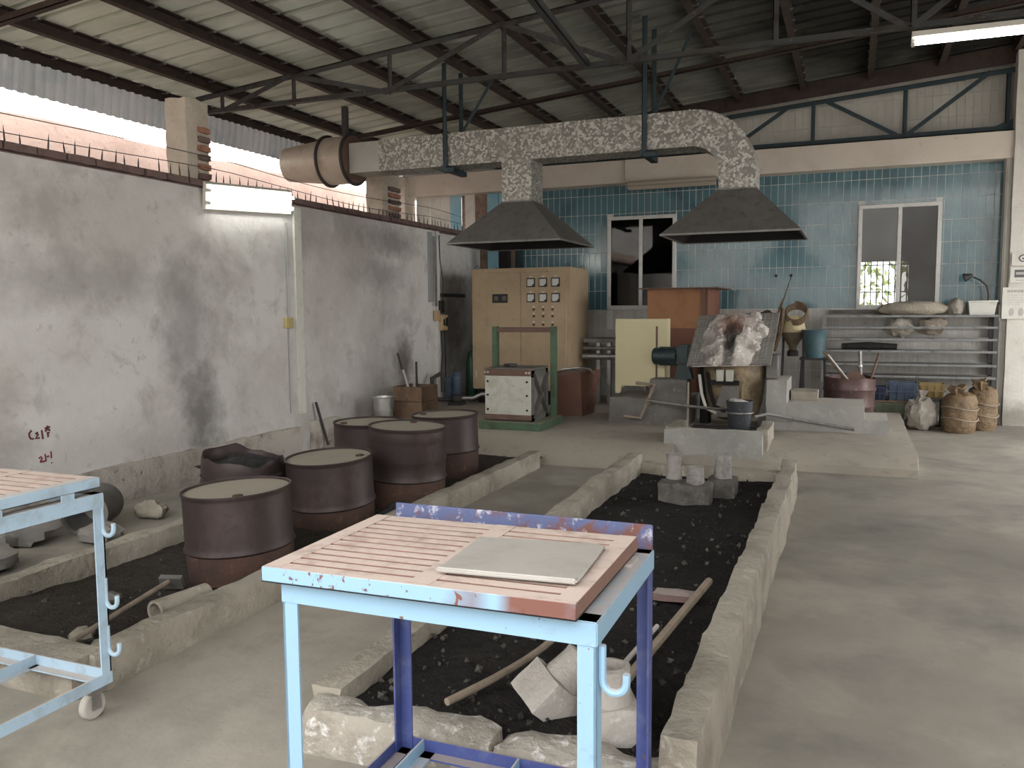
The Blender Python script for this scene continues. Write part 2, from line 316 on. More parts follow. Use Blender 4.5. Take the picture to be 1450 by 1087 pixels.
    def blob(s, c, r, n=18, amp=.2, freq=2.5, seed=0, mtx=None, flat=None):
        """lumpy closed ellipsoid"""
        c = Vector(c); m = n//2; base = len(s.v)
        for i in range(m+1):
            ph = math.pi*i/m
            for k in range(n):
                t = 2*math.pi*k/n; d = Vector((math.sin(ph)*math.cos(t), math.sin(ph)*math.sin(t), math.cos(ph)))
                q = d*(1+amp*noise.noise(d*freq+Vector((seed*3.7, seed, 0)))+amp*.4*noise.noise(d*freq*3+Vector((seed, 1, 0))))
                v = Vector((q.x*r[0], q.y*r[1], q.z*r[2]))
                if flat is not None: v.z = max(v.z, flat)
                v = c+v; s.v.append(mtx @ v if mtx else v)
        for i in range(m):
            for k in range(n):
                k2 = (k+1) % n; s.f.append((base+i*n+k, base+(i+1)*n+k, base+(i+1)*n+k2, base+i*n+k2))
        return s
    def build(s, name, mt, parent=None, bevel=0, local=False, smooth=38, solid=0, seg=1):
        off = Vector((0, 0, 0))
        if parent is not None and not local: off = WL.get(parent.name, off)
        me = bpy.data.meshes.new(name)
        me.from_pydata([tuple(v-off) for v in s.v], [], s.f); me.validate()
        bm = bmesh.new(); bm.from_mesh(me); bmesh.ops.remove_doubles(bm, verts=bm.verts, dist=1e-5)
        if solid: bmesh.ops.solidify(bm, geom=bm.faces[:], thickness=solid)
        else: bmesh.ops.recalc_face_normals(bm, faces=bm.faces)
        if bevel:
            es = [e for e in bm.edges if len(e.link_faces) == 2 and e.calc_face_angle(0) > .5]
            bmesh.ops.bevel(bm, geom=es, offset=bevel, segments=seg, affect='EDGES', clamp_overlap=True)
        bm.to_mesh(me); bm.free()
        if smooth:
            me.shade_smooth(); me.set_sharp_from_angle(angle=math.radians(smooth))
        me.materials.append(mt)
        o = bpy.data.objects.new(name, me); put(o, parent)
        if parent is not None: WL[o.name] = off
        else: WL[o.name] = Vector((0, 0, 0))
        return o
def struct(name, b, mt, **k):
    o = b.build(name, mt, **k)
    if o.parent is None: o['kind'] = 'structure'
    return o
def clone(o, parent=None):
    c = o.copy(); put(c, parent)
    for ch in list(o.children): clone(ch, c)
    return c
def single(name, b, mt, label, cat, group=None, **k):
    return tag(b.build(name, mt, **k), label, cat, group)
def rot(c, rx=0, ry=0, rz=0):
    return Matrix.Translation(Vector(c)) @ Euler((rx, ry, rz)).to_matrix().to_4x4()
# ================================================================ SETTING
struct('floor', B().box((-5.65, -2.6, -.12), (4.3, 12.5, 0)), m_floor)
struct('wall_blocker', B().box((-14, -11, -.15), (14, -10.6, 5.5)), m_plaster, smooth=0)  # unseen wall added behind the camera to hold back low skylight
struct('ground', B().box((-40, -40, -.2), (40, 45, -.13)), mat('outside_ground', (.58, .56, .51), .9, layers=[(.3, (.5, .48, .43), .45, .7)]))
# left boundary wall, its plinth and coping
wl = struct('wall_left', B().box((-5.66, -2.6, -.1), (-5.4, 10.52, 2.60)).box((-5.66, 10.52, -.1), (-5.47, 12.1, 2.60)), m_plaster, smooth=0)
bl = struct('baseboard_left', B().rough((-5.42, -2.6, -.02), (-5.33, 7.22, .30), .11, .016, 4, 3).rough((-5.42, 7.42, -.02), (-5.34, 8.0, .33), .1, .02, 5, 5), m_plinth)
cope = struct('trim_1', B().box((-5.66, 2.0, 2.60), (-5.40, 12.2, 2.612)), m_brick, smooth=0)
cb = [B().rough((-.15, 0, 0), (.15, .235, .062), .08, .008, 9, q).build('coping_brick', m_brick, cope, local=True) for q in range(3)]
y = 2.1; i = 0
while y < 11.9:
    o = cb[i] if i < 3 else cb[i % 3].copy()
    if i >= 3: put(o, cope)
    o.location = (-5.515+random.uniform(-.012, .012), y, 2.612); o.rotation_euler.z = random.uniform(-.02, .02); y += .245; i += 1
sp = thing('spike_strip', (-5.45, 2.2, 2.675), 'rusty strip of upright iron spikes running along the top of the plaster wall', 'spikes')
B().box((-5.465, 2.2, 2.676), (-5.435, 11.6, 2.686)).build('strip', m_iron, sp)
spk = B().lathe([(.0065, 0), (.006, .05), (.0008, .105)], 5).build('spike', m_iron, sp, local=True)
y = .1; i = 0
while y < 9.3:
    o = spk if i == 0 else spk.copy()
    if i: put(o, sp)
    o.location = (random.uniform(-.006, .006), y, .008); o.rotation_euler = (random.uniform(-.12, .12), random.uniform(-.12, .12), 0)
    o.scale = (1, 1, random.uniform(.75, 1.15)); y += random.uniform(.085, .135) if random.random() > .08 else .22; i += 1
# eave piers above the wall
def pier(x0, x1, y0, y1, z0, z1, label, nb):
    t = thing('eave_pier', ((x0+x1)/2, y0, z0), label, 'pier', kind='structure')
    B().rough((x0, y0, z0), (x1, y1, z1), .08, .014, 6, 2).build('plaster', m_pier, t)
    for k in range(nb):
        z = z0+.05+k*.082
        B().rough((x1-.06, y0+.13, z), (x1+.035, y1-.03, z+.055), .06, .006, 8, k).build('exposed_brick', m_redbrick if k % 2 else m_brick, t)
pier(-5.78, -5.53, 5.92, 6.22, 2.66, 3.42, 'cream plastered pier with exposed brick edge standing on wall top', 6)
pier(-5.80, -5.55, 9.3, 9.75, 2.66, 3.5, 'cream plastered pier on wall top behind the round fan casing', 5)
pier(-7.0, -6.66, 11.85, 12.2, -.1, 3.62, 'outer brick pier carrying the left end of the cream beam', 20)
# outside: neighbour wall and hanging apron sheet
struct('wall_neighbour', B().rough((-8.3, -8, -.15), (-7.9, 16, 3.56), .6, .04, .9, 4), m_pink)
def corr(y0, y1, pitch, h, f):
    """trapezoid rib outline along y: list of (y, offset)"""
    out = []; y = y0
    while y < y1:
        out += [(y, 0), (y+pitch*f, 0), (y+pitch*(f+.03), h), (y+pitch*.95, h)]; y += pitch
    return out
ap = B(); prof = corr(-.6, 12.6, .11, .03, .55)
ap.add([(-7.17+h, y, 3.53) for y, h in prof]+[(-7.13+h, y, 3.82) for y, h in prof], [(i, i+1, i+1+len(prof), i+len(prof)) for i in range(len(prof)-1)])
tag(ap.build('apron_sheet', m_apron, solid=.003, smooth=0), 'fluted grey apron sheet hanging under the eave above wall top', 'sheet')
# roof
def RZ(x): return 4.00+.088*(x+6.5)
rf = B(); prof = corr(-.6, 12.75, .27, .07, .70); n = len(prof)
xs = [-7.3, -3.5, 0.5, 4.4]
for x in xs: rf.add([(x, y, RZ(x)+h) for y, h in prof], [])
rf.f = [(k*n+i, k*n+i+1, (k+1)*n+i+1, (k+1)*n+i) for k in range(len(xs)-1) for i in range(n-1)]
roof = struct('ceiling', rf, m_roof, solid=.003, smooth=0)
pur0 = None; PX = [-7.15, -6.49, -5.54, -4.82, -4.0, -3.15, -2.33, -1.5, -.68, .14, .96, 1.78, 2.6, 3.4, 4.2]
for k, x in enumerate(PX):
    ORD = ['outermost', 'second', 'third', 'fourth', 'fifth', 'sixth', 'seventh', 'eighth', 'ninth', 'tenth', 'eleventh', 'twelfth', 'thirteenth', 'fourteenth', 'fifteenth']
    t = thing('roof_purlin', (x, 5, RZ(x)-.107), 'rusty steel roof purlin, '+(ORD[k]+' one counted from the eave with the apron sheet'), 'purlin', 'roof purlins')
    B().box((-.036, -5.55, -.015), (.036, 7.5, -.007)).box((-.036, -5.55, -.007), (-.028, 7.5, .10)).box((-.036, -5.55, .095), (.036, 7.5, .103)).build('channel', m_purlin, t, local=True, smooth=0)
    cl = B()
    clip = B().box((-.045, -.015, .085), (.045, .015, .103)).build('roof_clip', m_steel, t, local=True, smooth=0); clip.location.y = -5
    for q in range(1, 36):
        c = clip.copy(); put(c, t); c.location.y = -5+q*.35
# trusses
def truss(name, y, zb, zt, xs, x0, x1, mt, label, w=.055, diag=None, first=0):
    t = thing(name, (x0, y, zb), label, 'truss')
    B().angle((x0, y, zb), (x1, y, zb), w, .008, (0, 0, 1)).build('bottom_chord', mt, t, smooth=0)
    B().angle((x0, y, zt(x0)), (x1, y, zt(x1)), w, .008, (0, 0, -1)).build('top_chord', mt, t, smooth=0)
    for x in xs: B().angle((x, y+.012, zb), (x, y+.012, zt(x)), w*.85, .007, (1, 0, 0)).build('vertical_strut', mt, t, smooth=0)
    if diag is None:
        diag = []
        for k in range(len(xs)-1):
            a, b = xs[k], xs[k+1]
            diag.append(((a, zb+.01), (b, zt(b)-.02)) if (k+first) % 2 == 0 else ((a, zt(a)-.02), (b, zb+.01)))
    for (a, za), (b, zb2) in diag: B().bar((a, y-.008, za), (b, y-.008, zb2), .01, w*.85).build('diagonal', mt, t, smooth=0)
    return t
ZT = lambda x: RZ(x)-.125
ZG0 = lambda x: 4.30+.077*(x+.58)
truss('roof_truss', 7.39, 3.65, ZT, [-6.42, -5.48, -4.33, -3.10, -1.91, -.67, .36, 1.6, 2.8], -6.75, 4.2, m_truss, 'grey steel roof truss in front of the silver duct')
for ry, rl in ((9.95, 'rusty steel rafter crossing under the purlins behind the silver duct'), (4.88, 'steel rafter crossing under the purlins nearer the open front')):
  t = thing('roof_rafter', (-6.95, ry, ZT(-6.95)), rl, 'rafter')
  B().box((0, -.03, -.06), (1, .03, -.052)).box((0, -.03, -.06), (1, -.022, -.005)).build('member', m_purlin, t, local=True, smooth=0)
  t.children[0].matrix_local = Matrix.Rotation(-math.atan(.088), 4, 'Y') @ Matrix.Diagonal((11, 1, 1, 1))
struct('trim_5', B().add([(-5.4, 12.1, ZG0(-5.4)), (4.2, 12.1, ZG0(4.2)), (4.2, 12.1, RZ(4.2)-.02), (-5.4, 12.1, RZ(-5.4)-.02), (-5.4, 12.11, ZG0(-5.4)), (4.2, 12.11, ZG0(4.2)), (4.2, 12.11, RZ(4.2)-.02), (-5.4, 12.11, RZ(-5.4)-.02)], [(0, 1, 2, 3), (4, 5, 6, 7), (0, 1, 5, 4), (1, 2, 6, 5), (2, 3, 7, 6), (3, 0, 4, 7)]), m_purlin, smooth=0)
ZG = lambda x: 4.26+.077*(x+.58)
truss('roof_truss', 12.13, 3.68, ZG, [-2.9, -1.7, -.58, .54, 1.70], -5.2, 2.2, m_teal, 'dark teal truss standing on the cream beam before the gable tiles', .06,
      [((-1.62, 3.72), (-.85, 4.22)), ((-.42, ZG(-.42)-.02), (.50, 3.71)), ((.58, 3.71), (1.52, 4.41)), ((1.95, 3.85), (1.5, 3.68))])
tag(B().angle((-2.24, 7.38, 3.66), (-1.95, 3.5, 3.66), .06, .008).build('longitudinal_tie', m_truss, smooth=0), 'rusty angle tie running from the truss towards the front', 'tie bar')
# back wall: masonry, beam, tiles
WIN = [(-3.43, -2.40, 1.49, 2.87), (.045, 1.045, 1.47, 2.86)]
bw = B()
for a, b, z0, z1 in [(-7.0, -3.43, 0, 3.33), (-3.43, -2.40, 0, 1.49), (-3.43, -2.40, 2.87, 3.33), (-2.40, .045, 0, 3.33), (.045, 1.045, 0, 1.47), (.045, 1.045, 2.86, 3.33), (1.045, 4.2, 0, 3.33), (-7.0, 4.2, 3.33, 4.95)]:
    if z0 == 0 and a == -7.0: a = -5.45
    if z0 > 3: bw.box((a, 12.37, z0), (b, 12.5, z1))
    else: bw.box((a, 12.2572, z0), (b, 12.5, z1))
wb = struct('wall_back', bw, m_grout, smooth=0)
struct('trim_2', B().box((-6.9, 12.0, 3.325), (4.2, 12.37, 3.655)), m_beam, bevel=.006)
struct('wall_pier', B().rough((1.785, 11.96, 0), (2.6, 12.3, 4.6), .12, .008, 3, 6).box((1.72, 12.05, 0), (1.80, 12.25, 3.33)), mat('pier_white', (.62, .595, .55), .95, layers=[(2.5, (.55, .52, .47), .5, .7), (9, (.40, .36, .31), .66, .76), ('blob', (1.9, 11.95, .1), (.7, .3, .25), (.22, .2, .17), .8)], bump=(8, .6, .02)))
struct('trim_3', B().box((1.735, 12.03, 1.35), (1.765, 12.05, 3.3)).box((1.70, 12.02, 1.32), (1.72, 12.06, 1.52)), m_cond)
struct('wall_right', B().box((4.2, 11.8, -.1), (4.4, 12.5, 4.9)).box((4.2, -2.6, -.1), (4.4, 6.8, 4.9)).box((4.2, 6.8, 3.5), (4.4, 11.8, 4.9)).box((2.6, 12.1, -.1), (4.2, 12.3, 3.4)), m_plaster, smooth=0)
TW, TH = .094, .285
def clip_tile(x0, x1, z0, z1):
    for a, b, c, d in WIN:
        a -= .005; b += .005; c -= .005; d += .005
        if x1 <= a or x0 >= b or z1 <= c or z0 >= d: continue
        if x0 >= a and x1 <= b:
            if z0 < c: z1 = c
            elif z1 > d: z0 = d
            else: return None
        elif x0 < a: x1 = a
        else: x0 = b
        if x1-x0 < .015 or z1-z0 < .015: return None
    return x0, x1, z0, z1
tile_me = None; cnt = 0
rest = {'blue': B(), 'white': B(), 'gable': B()}
full = []
g = .006
nx = int((1.73+5.4)/TW)
for cidx in range(nx):
    x1 = 1.73-cidx*TW; x0 = x1-TW
    for r in range(7):
        z0 = 1.49+r*TH; z1 = min(z0+TH, 3.325)
        q = clip_tile(x0, x1, z0, z1)
        if not q: continue
        isfull = abs(q[1]-q[0]-TW) < 1e-6 and abs(q[3]-q[2]-TH) < 1e-6
        if isfull and len(full) < 300 and not (x1 < -2.3 and r < 1): full.append((x0, z0))
        else: rest['blue'].box((q[0]+g/2, 12.2552+random.uniform(0, .001), q[2]+g/2), (q[1]-g/2, 12.27, q[3]-g/2))
    for r in range(5):
        z1 = 1.49-r*TH; z0 = z1-TH
        q = clip_tile(x0, x1, max(z0, .05), z1)
        if q and x0 > -5.4: rest['white'].box((q[0]+g/2, 12.2552+random.uniform(0, .001), q[2]+g/2), (q[1]-g/2, 12.27, q[3]-g/2))
t0 = None
for x0, z0 in full:
    if t0 is None:
        t0 = B().box((g/2, 0, g/2), (TW-g/2, .015, TH-g/2)).build('blue_tile', m_tileb, wb, smooth=0, bevel=.0015); o = t0
    else: o = t0.copy(); put(o, wb)
    o.location = (x0, 12.2550+random.uniform(0, .001), z0); o.rotation_euler = (random.uniform(-.003, .003), 0, random.uniform(-.006, .006))
x = -5.4
while x < 4.0:
    for r in range(4):
        rest['gable'].box((x+g/2, 12.36+random.uniform(0, .002), 3.66+r*TH+g/2), (x+TW-g/2, 12.375, 3.66+(r+1)*TH-g/2))
    x += TW
tag(rest['blue'].build('blue_tiling', m_tileb, wb, smooth=0), kind='stuff')
tag(rest['white'].build('white_tiling', m_tilew, wb, smooth=0), kind='stuff')
tag(rest['gable'].build('gable_tiling', m_tileg, wb, smooth=0), kind='stuff')
# painted boards left of the tiles
pb = thing('board_screen', (-6.0, 12.2, 2.2), 'screen of upright white, blue and brown boards under the beam by the outer pier', 'boards')
x = -6.62
for k, (w, mm) in enumerate([(.25, m_bw), (.20, m_bw), (.17, m_bw), (.19, m_bb), (.06, m_bn), (.17, m_bw), (.22, m_bn), (.2, m_bb), (.18, m_bb), (.1, m_bn), (.12, m_teal)]):
    B().box((x, 12.16+random.uniform(-.01, .01), .0), (x+w-.012, 12.19, 3.32)).build('board', mm, pb, smooth=0); x += w
# windows
def window(idx, a, b, z0, z1, mull, panes):
    w = thing('window_%d' % idx, ((a+b)/2, 12.25, z0), None, None, kind='structure')
    fr = .05
    for nm, p, q in [('frame_top', (a, 12.215, z1-fr), (b, 12.28, z1)), ('frame_bottom', (a, 12.215, z0), (b, 12.28, z0+fr*1.3)), ('frame_side', (a, 12.215, z0+fr), (a+fr, 12.28, z1-fr)), ('frame_side', (b-fr, 12.215, z0+fr), (b, 12.28, z1-fr)), ('mullion', (mull-.025, 12.21, z0+fr), (mull+.025, 12.285, z1-fr))]:
        B().box(p, q).build(nm, m_alw, w, bevel=.004)
    for (p0, p1), gm, yy in panes:
        B().box((p0, yy, z0+fr), (p1, yy+.005, z1-fr)).build('pane', gm, w, smooth=0)
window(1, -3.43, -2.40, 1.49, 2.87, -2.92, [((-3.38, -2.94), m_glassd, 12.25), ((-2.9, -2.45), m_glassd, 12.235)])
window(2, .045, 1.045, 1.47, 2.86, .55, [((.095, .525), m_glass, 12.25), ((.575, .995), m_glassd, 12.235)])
struct('trim_4', B().box((-.3, 12.2, 1.42), (1.1, 12.3, 1.47)), m_dark_conc)
# dark room behind the windows with a barred opening
rm = B()
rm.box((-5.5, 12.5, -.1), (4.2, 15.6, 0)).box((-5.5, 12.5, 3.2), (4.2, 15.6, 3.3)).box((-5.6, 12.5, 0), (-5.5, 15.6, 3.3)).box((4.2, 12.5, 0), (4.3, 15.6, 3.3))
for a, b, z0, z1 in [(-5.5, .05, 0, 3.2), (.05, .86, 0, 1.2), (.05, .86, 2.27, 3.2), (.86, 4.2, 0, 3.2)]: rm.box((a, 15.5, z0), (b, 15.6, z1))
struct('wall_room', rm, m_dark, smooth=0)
gr = thing('window_grille', (.45, 15.45, 1.2), 'dark bar grille in the far opening seen through the window above the rack', 'grille')
for k in range(9): B().box((.08+k*.093, 15.44, 1.2), (.10+k*.093, 15.46, 2.27)).build('bar', m_black, gr, smooth=0)
for z in (1.35, 1.75, 2.2): B().box((.05, 15.43, z), (.86, 15.45, z+.02)).build('cross_bar', m_black, gr, smooth=0)
lf = B()
for k in range(520):
    p = Vector((random.uniform(-.9, 2.2), random.uniform(17, 18.6), random.uniform(.8, 2.55))); m = rot(p, random.uniform(0, 6), random.uniform(0, 6), 0); r_ = random.uniform(.05, .12)
    lf.add([m @ Vector(v) for v in ((-r_, 0, 0), (0, -r_*.45, .01), (r_, 0, 0), (0, r_*.45, .01))], [(0, 1, 2, 3)])
sh = thing('garden_shrub', (.6, 17.8, -.13), 'yellow green shrub outside the barred opening', 'shrub')
tag(lf.build('foliage', m_leaf, sh, smooth=0), kind='stuff')
B().tube([(.6, 17.8, -.13), (.62, 17.8, .8), (.5, 17.9, 1.6)], [.05, .04, .02], 6).build('stem', m_wood, sh)
# raised platform: left apron with ramp, right block
pf = B()
pf.rough((-1.62, 8.0, -.05), (.585, 11.3, .2), .16, .012, 3, 1, shape=lambda q: q if q.z < .1 or q.y > 8.4 else Vector((q.x, q.y+(8.4-q.y)*.25, q.z-(8.4-q.y)*.12)))
o = struct('platform_1', pf, m_plat)
pr = B(); nn = 30; ny = 12
def apz(x, y): 
    t = max(0, min(1, (y-7.38)/.75)); t = t*t*(3-2*t)
    return -.02+.22*t+.008*noise.noise(Vector((x*2, y*2, 0)))
gx = [-5.36+i*(3.8)/nn for i in range(nn+1)]; gy = [7.36, 7.42, 7.5, 7.6, 7.72, 7.85, 8.0, 8.15, 8.6, 9.5, 10.5, 11.5, 12.27]
pr.add([(x, y, apz(x, y)) for y in gy for x in gx]+[(x, y, -.06) for y in gy for x in gx], [])
n = len(gx); mcount = n*len(gy)
for j in range(len(gy)-1):
    for i in range(nn):
        pr.f.append((j*n+i, j*n+i+1, (j+1)*n+i+1, (j+1)*n+i))
for j in range(len(gy)-1):
    pr.f.append((j*n+nn, j*n+nn+mcount, (j+1)*n+nn+mcount, (j+1)*n+nn)); pr.f.append((j*n, (j+1)*n, (j+1)*n+mcount, j*n+mcount))
struct('platform_2', pr, m_plat)
# ================================================================ CASTING PIT
def soil(x0, x1, y0, y1, z, amp, seed, zf=None):
    nx = int((x1-x0)/.05); ny = int((y1-y0)/.05); b = B(); vs = []
    for j in range(ny+1):
        for i in range(nx+1):
            x = x0+(x1-x0)*i/nx; yy = y0+(y1-y0)*j/ny; p = Vector((x*1.3, yy*1.3, seed))
            h = z+amp*noise.noise(p)+amp*.6*noise.noise(p*4)+amp*.35*noise.noise(p*11)
            if zf: h += zf(x, yy)
            vs.append((x, yy, h))
    b.add(vs, [(j*(nx+1)+i, j*(nx+1)+i+1, (j+1)*(nx+1)+i+1, (j+1)*(nx+1)+i) for j in range(ny) for i in range(nx)])
    return b
def pebbles(x0, x1, y0, y1, z, cnt, seed, rmin, rmax):
    rnd = random.Random(seed); b = B()
    for k in range(cnt):
        x = rnd.uniform(x0, x1); yy = y0+(y1-y0)*rnd.random()**1.4; r = rmin+(rmax-rmin)*rnd.random()**3
        m = rot((x, yy, z+rnd.uniform(-.3, .5)*r), rnd.uniform(0, 6), rnd.uniform(0, 6), 0)
        vs = [m @ (Vector(v)*r*rnd.uniform(.6, 1.1)) for v in ((1, 0, 0), (-1, 0, 0), (0, 1, 0), (0, -1, 0), (0, 0, .7), (0, 0, -.7))]
        b.add(vs, [(0, 2, 4), (2, 1, 4), (1, 3, 4), (3, 0, 4), (2, 0, 5), (1, 2, 5), (3, 1, 5), (0, 3, 5)])
    return b
pit = thing('casting_pit', (-1, 2.2, 0), 'long kerbed casting pit of black sand leading up to the furnace', 'casting pit')
B().rough((-.485, 2.25, -.05), (-.365, 6.9, .30), .07, .013, 4, 1).build('side_kerb', m_kerb, pit)
def lsh(q): 
    t = max(0, min(1, (q.y-2.4)/3.5)); 
    return Vector((q.x-.0*t, q.y, q.z*(.62+.33*t) if q.z > 0 else q.z))
B().rough((-1.735, 2.36, -.05), (-1.615, 6.9, .30), .07, .013, 4, 8, shape=lsh).build('side_kerb', m_kerb, pit)
B().rough((-1.72, 2.25, -.05), (-1.0, 2.41, .165), .05, .022, 5, 3).build('front_kerb', m_kerbw, pit)
B().rough((-1.02, 2.27, -.05), (-.47, 2.42, .155), .05, .022, 5, 4).build('front_kerb', m_kerbw, pit)
B().rough((-1.7, 6.82, -.05), (-.37, 6.94, .21), .07, .013, 5, 5).build('end_kerb', m_kerb, pit)
sb = soil(-1.66, -.45, 2.35, 6.86, .115, .03, 3).build('black_sand', m_soil, pit); sb['kind'] = 'stuff'
pbb = pebbles(-1.6, -.5, 2.35, 6.8, .128, 900, 5, .003, .022).build('slag', m_pebble, pit, smooth=0); pbb['kind'] = 'stuff'
bed = thing('sand_bed', (-3.3, 2.2, 0), 'low kerbed sand bed along the plaster wall holding the drums', 'sand bed')
B().rough((-2.84, 2.30, -.05), (-2.715, 7.38, .165), .07, .012, 4, 11).build('side_kerb', m_kerb, bed)
B().rough((-4.05, 2.25, -.05), (-3.92, 7.3, .16), .07, .012, 4, 12).build('side_kerb', m_kerb, bed)
B().rough((-4.0, 2.22, -.05), (-2.75, 2.40, .165), .07, .014, 4, 13).build('front_kerb', m_kerb, bed)
sb = soil(-3.96, -2.78, 2.3, 7.6, .045, .03, 9).build('brown_sand', m_soilL, bed); sb['kind'] = 'stuff'
pbb = pebbles(-3.9, -2.85, 2.45, 7.3, .055, 350, 6, .003, .024).build('rubble', m_pebble, bed, smooth=0); pbb['kind'] = 'stuff'
# ---------------------------------------------------------------- drums
def drum(x, y, zt, label, r=.2925, tilt=(0, 0), hoop=.37, ribs=False, z0=.04, top=True, rag=False, seed=0):
    t = thing('oil_drum', (x, y, z0), label, 'drum'); h = zt-z0
    hz = h-hoop
    mt = rot((0, 0, 0), tilt[0], tilt[1], seed)
    prof = [(r*.985, hz)]
    def hoopf(z): return [(r, z-.022), (r+.011, z-.006), (r+.011, z+.006), (r, z+.022)]
    prof = [(r, hz)]+[(r+.011, hz+.012), (r+.004, hz+.03), (r, hz+.045)]
    if ribs:
        for k in range(4): zz = h-.24+k*.045; prof += [(r, zz-.018), (r+.007, zz)]
    prof += [(r, h-.035), (r, h-.02)]
    def wob(i, tt, rr, z): return rr*(1+.012*noise.noise(Vector((math.cos(tt)*1.5, math.sin(tt)*1.5, z*3+seed)))), z
    if not rag: prof += [(r+.006, h-.012), (r+.006, h), (r-.004, h), (r-.004, h-.03)]
    n = 48
    if rag:
        def wob(i, tt, rr, z):
            k = noise.noise(Vector((math.cos(tt)*2.2, math.sin(tt)*2.2, seed)))
            if i >= 5: z = z+.05*k+.045*math.sin(tt+.4); rr = rr*(1-.05*abs(k))
            return rr, z
        prof = prof[:4]+[(r, hz+.1), (r, h-.03), (r-.01, h), (r-.018, h-.01), (r-.02, hz+.1), (r-.02, .05)]
    bb = B().lathe(prof, n, mt, wob, False); 
    sh_ = bb.build('shell', m_drum, t, local=True)
    lo = B().lathe([(r*.97, -.0), (r*.985, hz*.5), (r-.001, hz)], n, mt, wob if not rag else None).build('lower_band', m_drumrust, t, local=True)
    if not rag:
        B().lathe([(0, h-.018), (r*.5, h-.016), (r-.005, h-.014), (r-.003, h-.03)], 40, mt).build('lid', m_dusttop, t, local=True)
        B().lathe([(.028, h-.017), (.028, h-.006), (.018, h-.004)], 12, mt @ Matrix.Translation((.07, -.2, 0))).build('bung', m_drumrust, t, local=True)
    else:
        B().blob((0, 0, hz+.08), (r-.03, r-.03, .09), 22, .5, 4, 3).build('charred_fill', m_char, t, local=True)
    return t
drum(-3.155, 3.68, .525, 'rusty drum with smeared side and dusty lid, beside the bed kerb', tilt=(.0, -.045), hoop=.33, seed=.4)
drum(-3.31, 4.80, .51, 'smooth dark drum standing between the torn open drum and the ribbed drum', tilt=(-.03, -.05), hoop=.33, seed=1.7)
drum(-3.885, 4.58, .50, 'open topped drum with torn sooty rim and black inside', r=.285, hoop=.17, rag=True, seed=2.2)
drum(-3.12, 5.50, .64, 'rusty drum with several rolled ribs round its upper side', ribs=True, hoop=.40, tilt=(.0, -.03), seed=3.1)
drum(-3.34, 6.62, .585, 'drum at the far end of the bed with bung holes in its lid', hoop=.33, seed=4.4, tilt=(.02, .02))
drum(-3.66, 5.86, .60, 'bluish drum half hidden behind the ribbed drum', hoop=.30, seed=5.0)
# ================================================================ BLUE TROLLEY TABLES
def hook(parent, p, s, mt, flip=1):
    x, y, z = p; pts = [(x, y, z+.12*s), (x, y, z+.03*s)]
    for k in range(9):
        a = math.pi+math.pi*k/8; pts.append((x+flip*s*(.035+.035*math.cos(a)), y, z+s*(.02+.035*math.sin(a))))
    pts.append((x+flip*.07*s, y, z+.045*s))
    B().tube(pts, .0085, 8).build('hook', mt, parent, local=True)
def trolley(name, loc, rz, label, mt, mtb, hooks, w, d, h=.84):
    t = thing(name, loc, label, 'table', rz=rz)
    s = .042
    for sx in (0, 1):
        for sy in (0, 1):
            x = 0 if sx == 0 else w; y = 0 if sy == 0 else d
            B().angle((x, y, .13), (x, y, h-.002), s, .006, (0, 1 if sy == 0 else -1, 0), side=(1 if sx == 0 else -1)*(1 if sy == 0 else -1)*-1).build('leg', mt if sy == 0 else mtb, t, local=True, smooth=0)
    for nm, p, q, up, m_ in [('front_rail', (0, 0, h-.022), (w, 0, h-.022), None, mt), ('back_rail', (0, d, h-.022), (w, d, h-.022), None, mtb), ('side_rail', (0, 0, h-.022), (0, d, h-.022), None, mt), ('side_rail', (w, 0, h-.022), (w, d, h-.022), None, mt)]:
        bb = B(); a = Vector(p); b = Vector(q); dirv = (b-a).normalized(); inn = Vector((w/2, d/2, h-.022))-(a+b)/2; inn.normalize()
        bb.bar(a, b, .006, .05); bb.bar(a+inn*.022+Vector((0, 0, .025)), b+inn*.022+Vector((0, 0, .025)), .045, .006)
        bb.build(nm, m_, t, local=True, smooth=0)
    for nm, p, q in [('lower_rail', (0, 0, .15), (w, 0, .15)), ('lower_rail', (0, d, .15), (w, d, .15)), ('lower_rail', (0, 0, .15), (0, d, .15)), ('lower_rail', (w, 0, .15), (w, d, .15)), ('cross_bar', (.08, 0, .15), (.08, d, .15)), ('cross_bar', (w/2, 0, .15), (w/2, d, .15))]:
        a = Vector(p); b = Vector(q); inn = Vector((w/2, d/2, .15))-(a+b)/2; inn.normalize()
        bb = B(); bb.bar(a, b, .006, .042); bb.bar(a+inn*.02+Vector((0, 0, -.02)), b+inn*.02+Vector((0, 0, -.02)), .04, .006)
        bb.build(nm, mtb if nm == 'lower_rail' else mt, t, local=True, smooth=0)
    for x in (.05, w-.05):
        for y in (.05, d-.05):
            fk = B().box((x-.035, y-.03, .105), (x+.035, y+.03, .13)).box((x-.026, y-.02, .04), (x-.022, y+.02, .11)).box((x+.022, y-.02, .04), (x+.026, y+.02, .11)).build('caster', m_steel, t, local=True, smooth=0)
            B().lathe([(.0, -.016), (.044, -.016), (.05, -.011), (.05, .011), (.044, .016), (0, .016)], 24, rot((x, y, .05), 0, math.pi/2, 0)).build('wheel', m_rubber, fk, local=True)
    for hx, hy, hz, sc_ in hooks: hook(t, (hx, hy, hz), sc_, mt, 1)
    return t
tb = trolley('steel_table', (-1.275, 1.625, 0), .012, 'light blue steel trolley table with slotted grate before the casting pit', m_bluep, m_blued, [(.803, .02, .70, .75)], .795, .57)
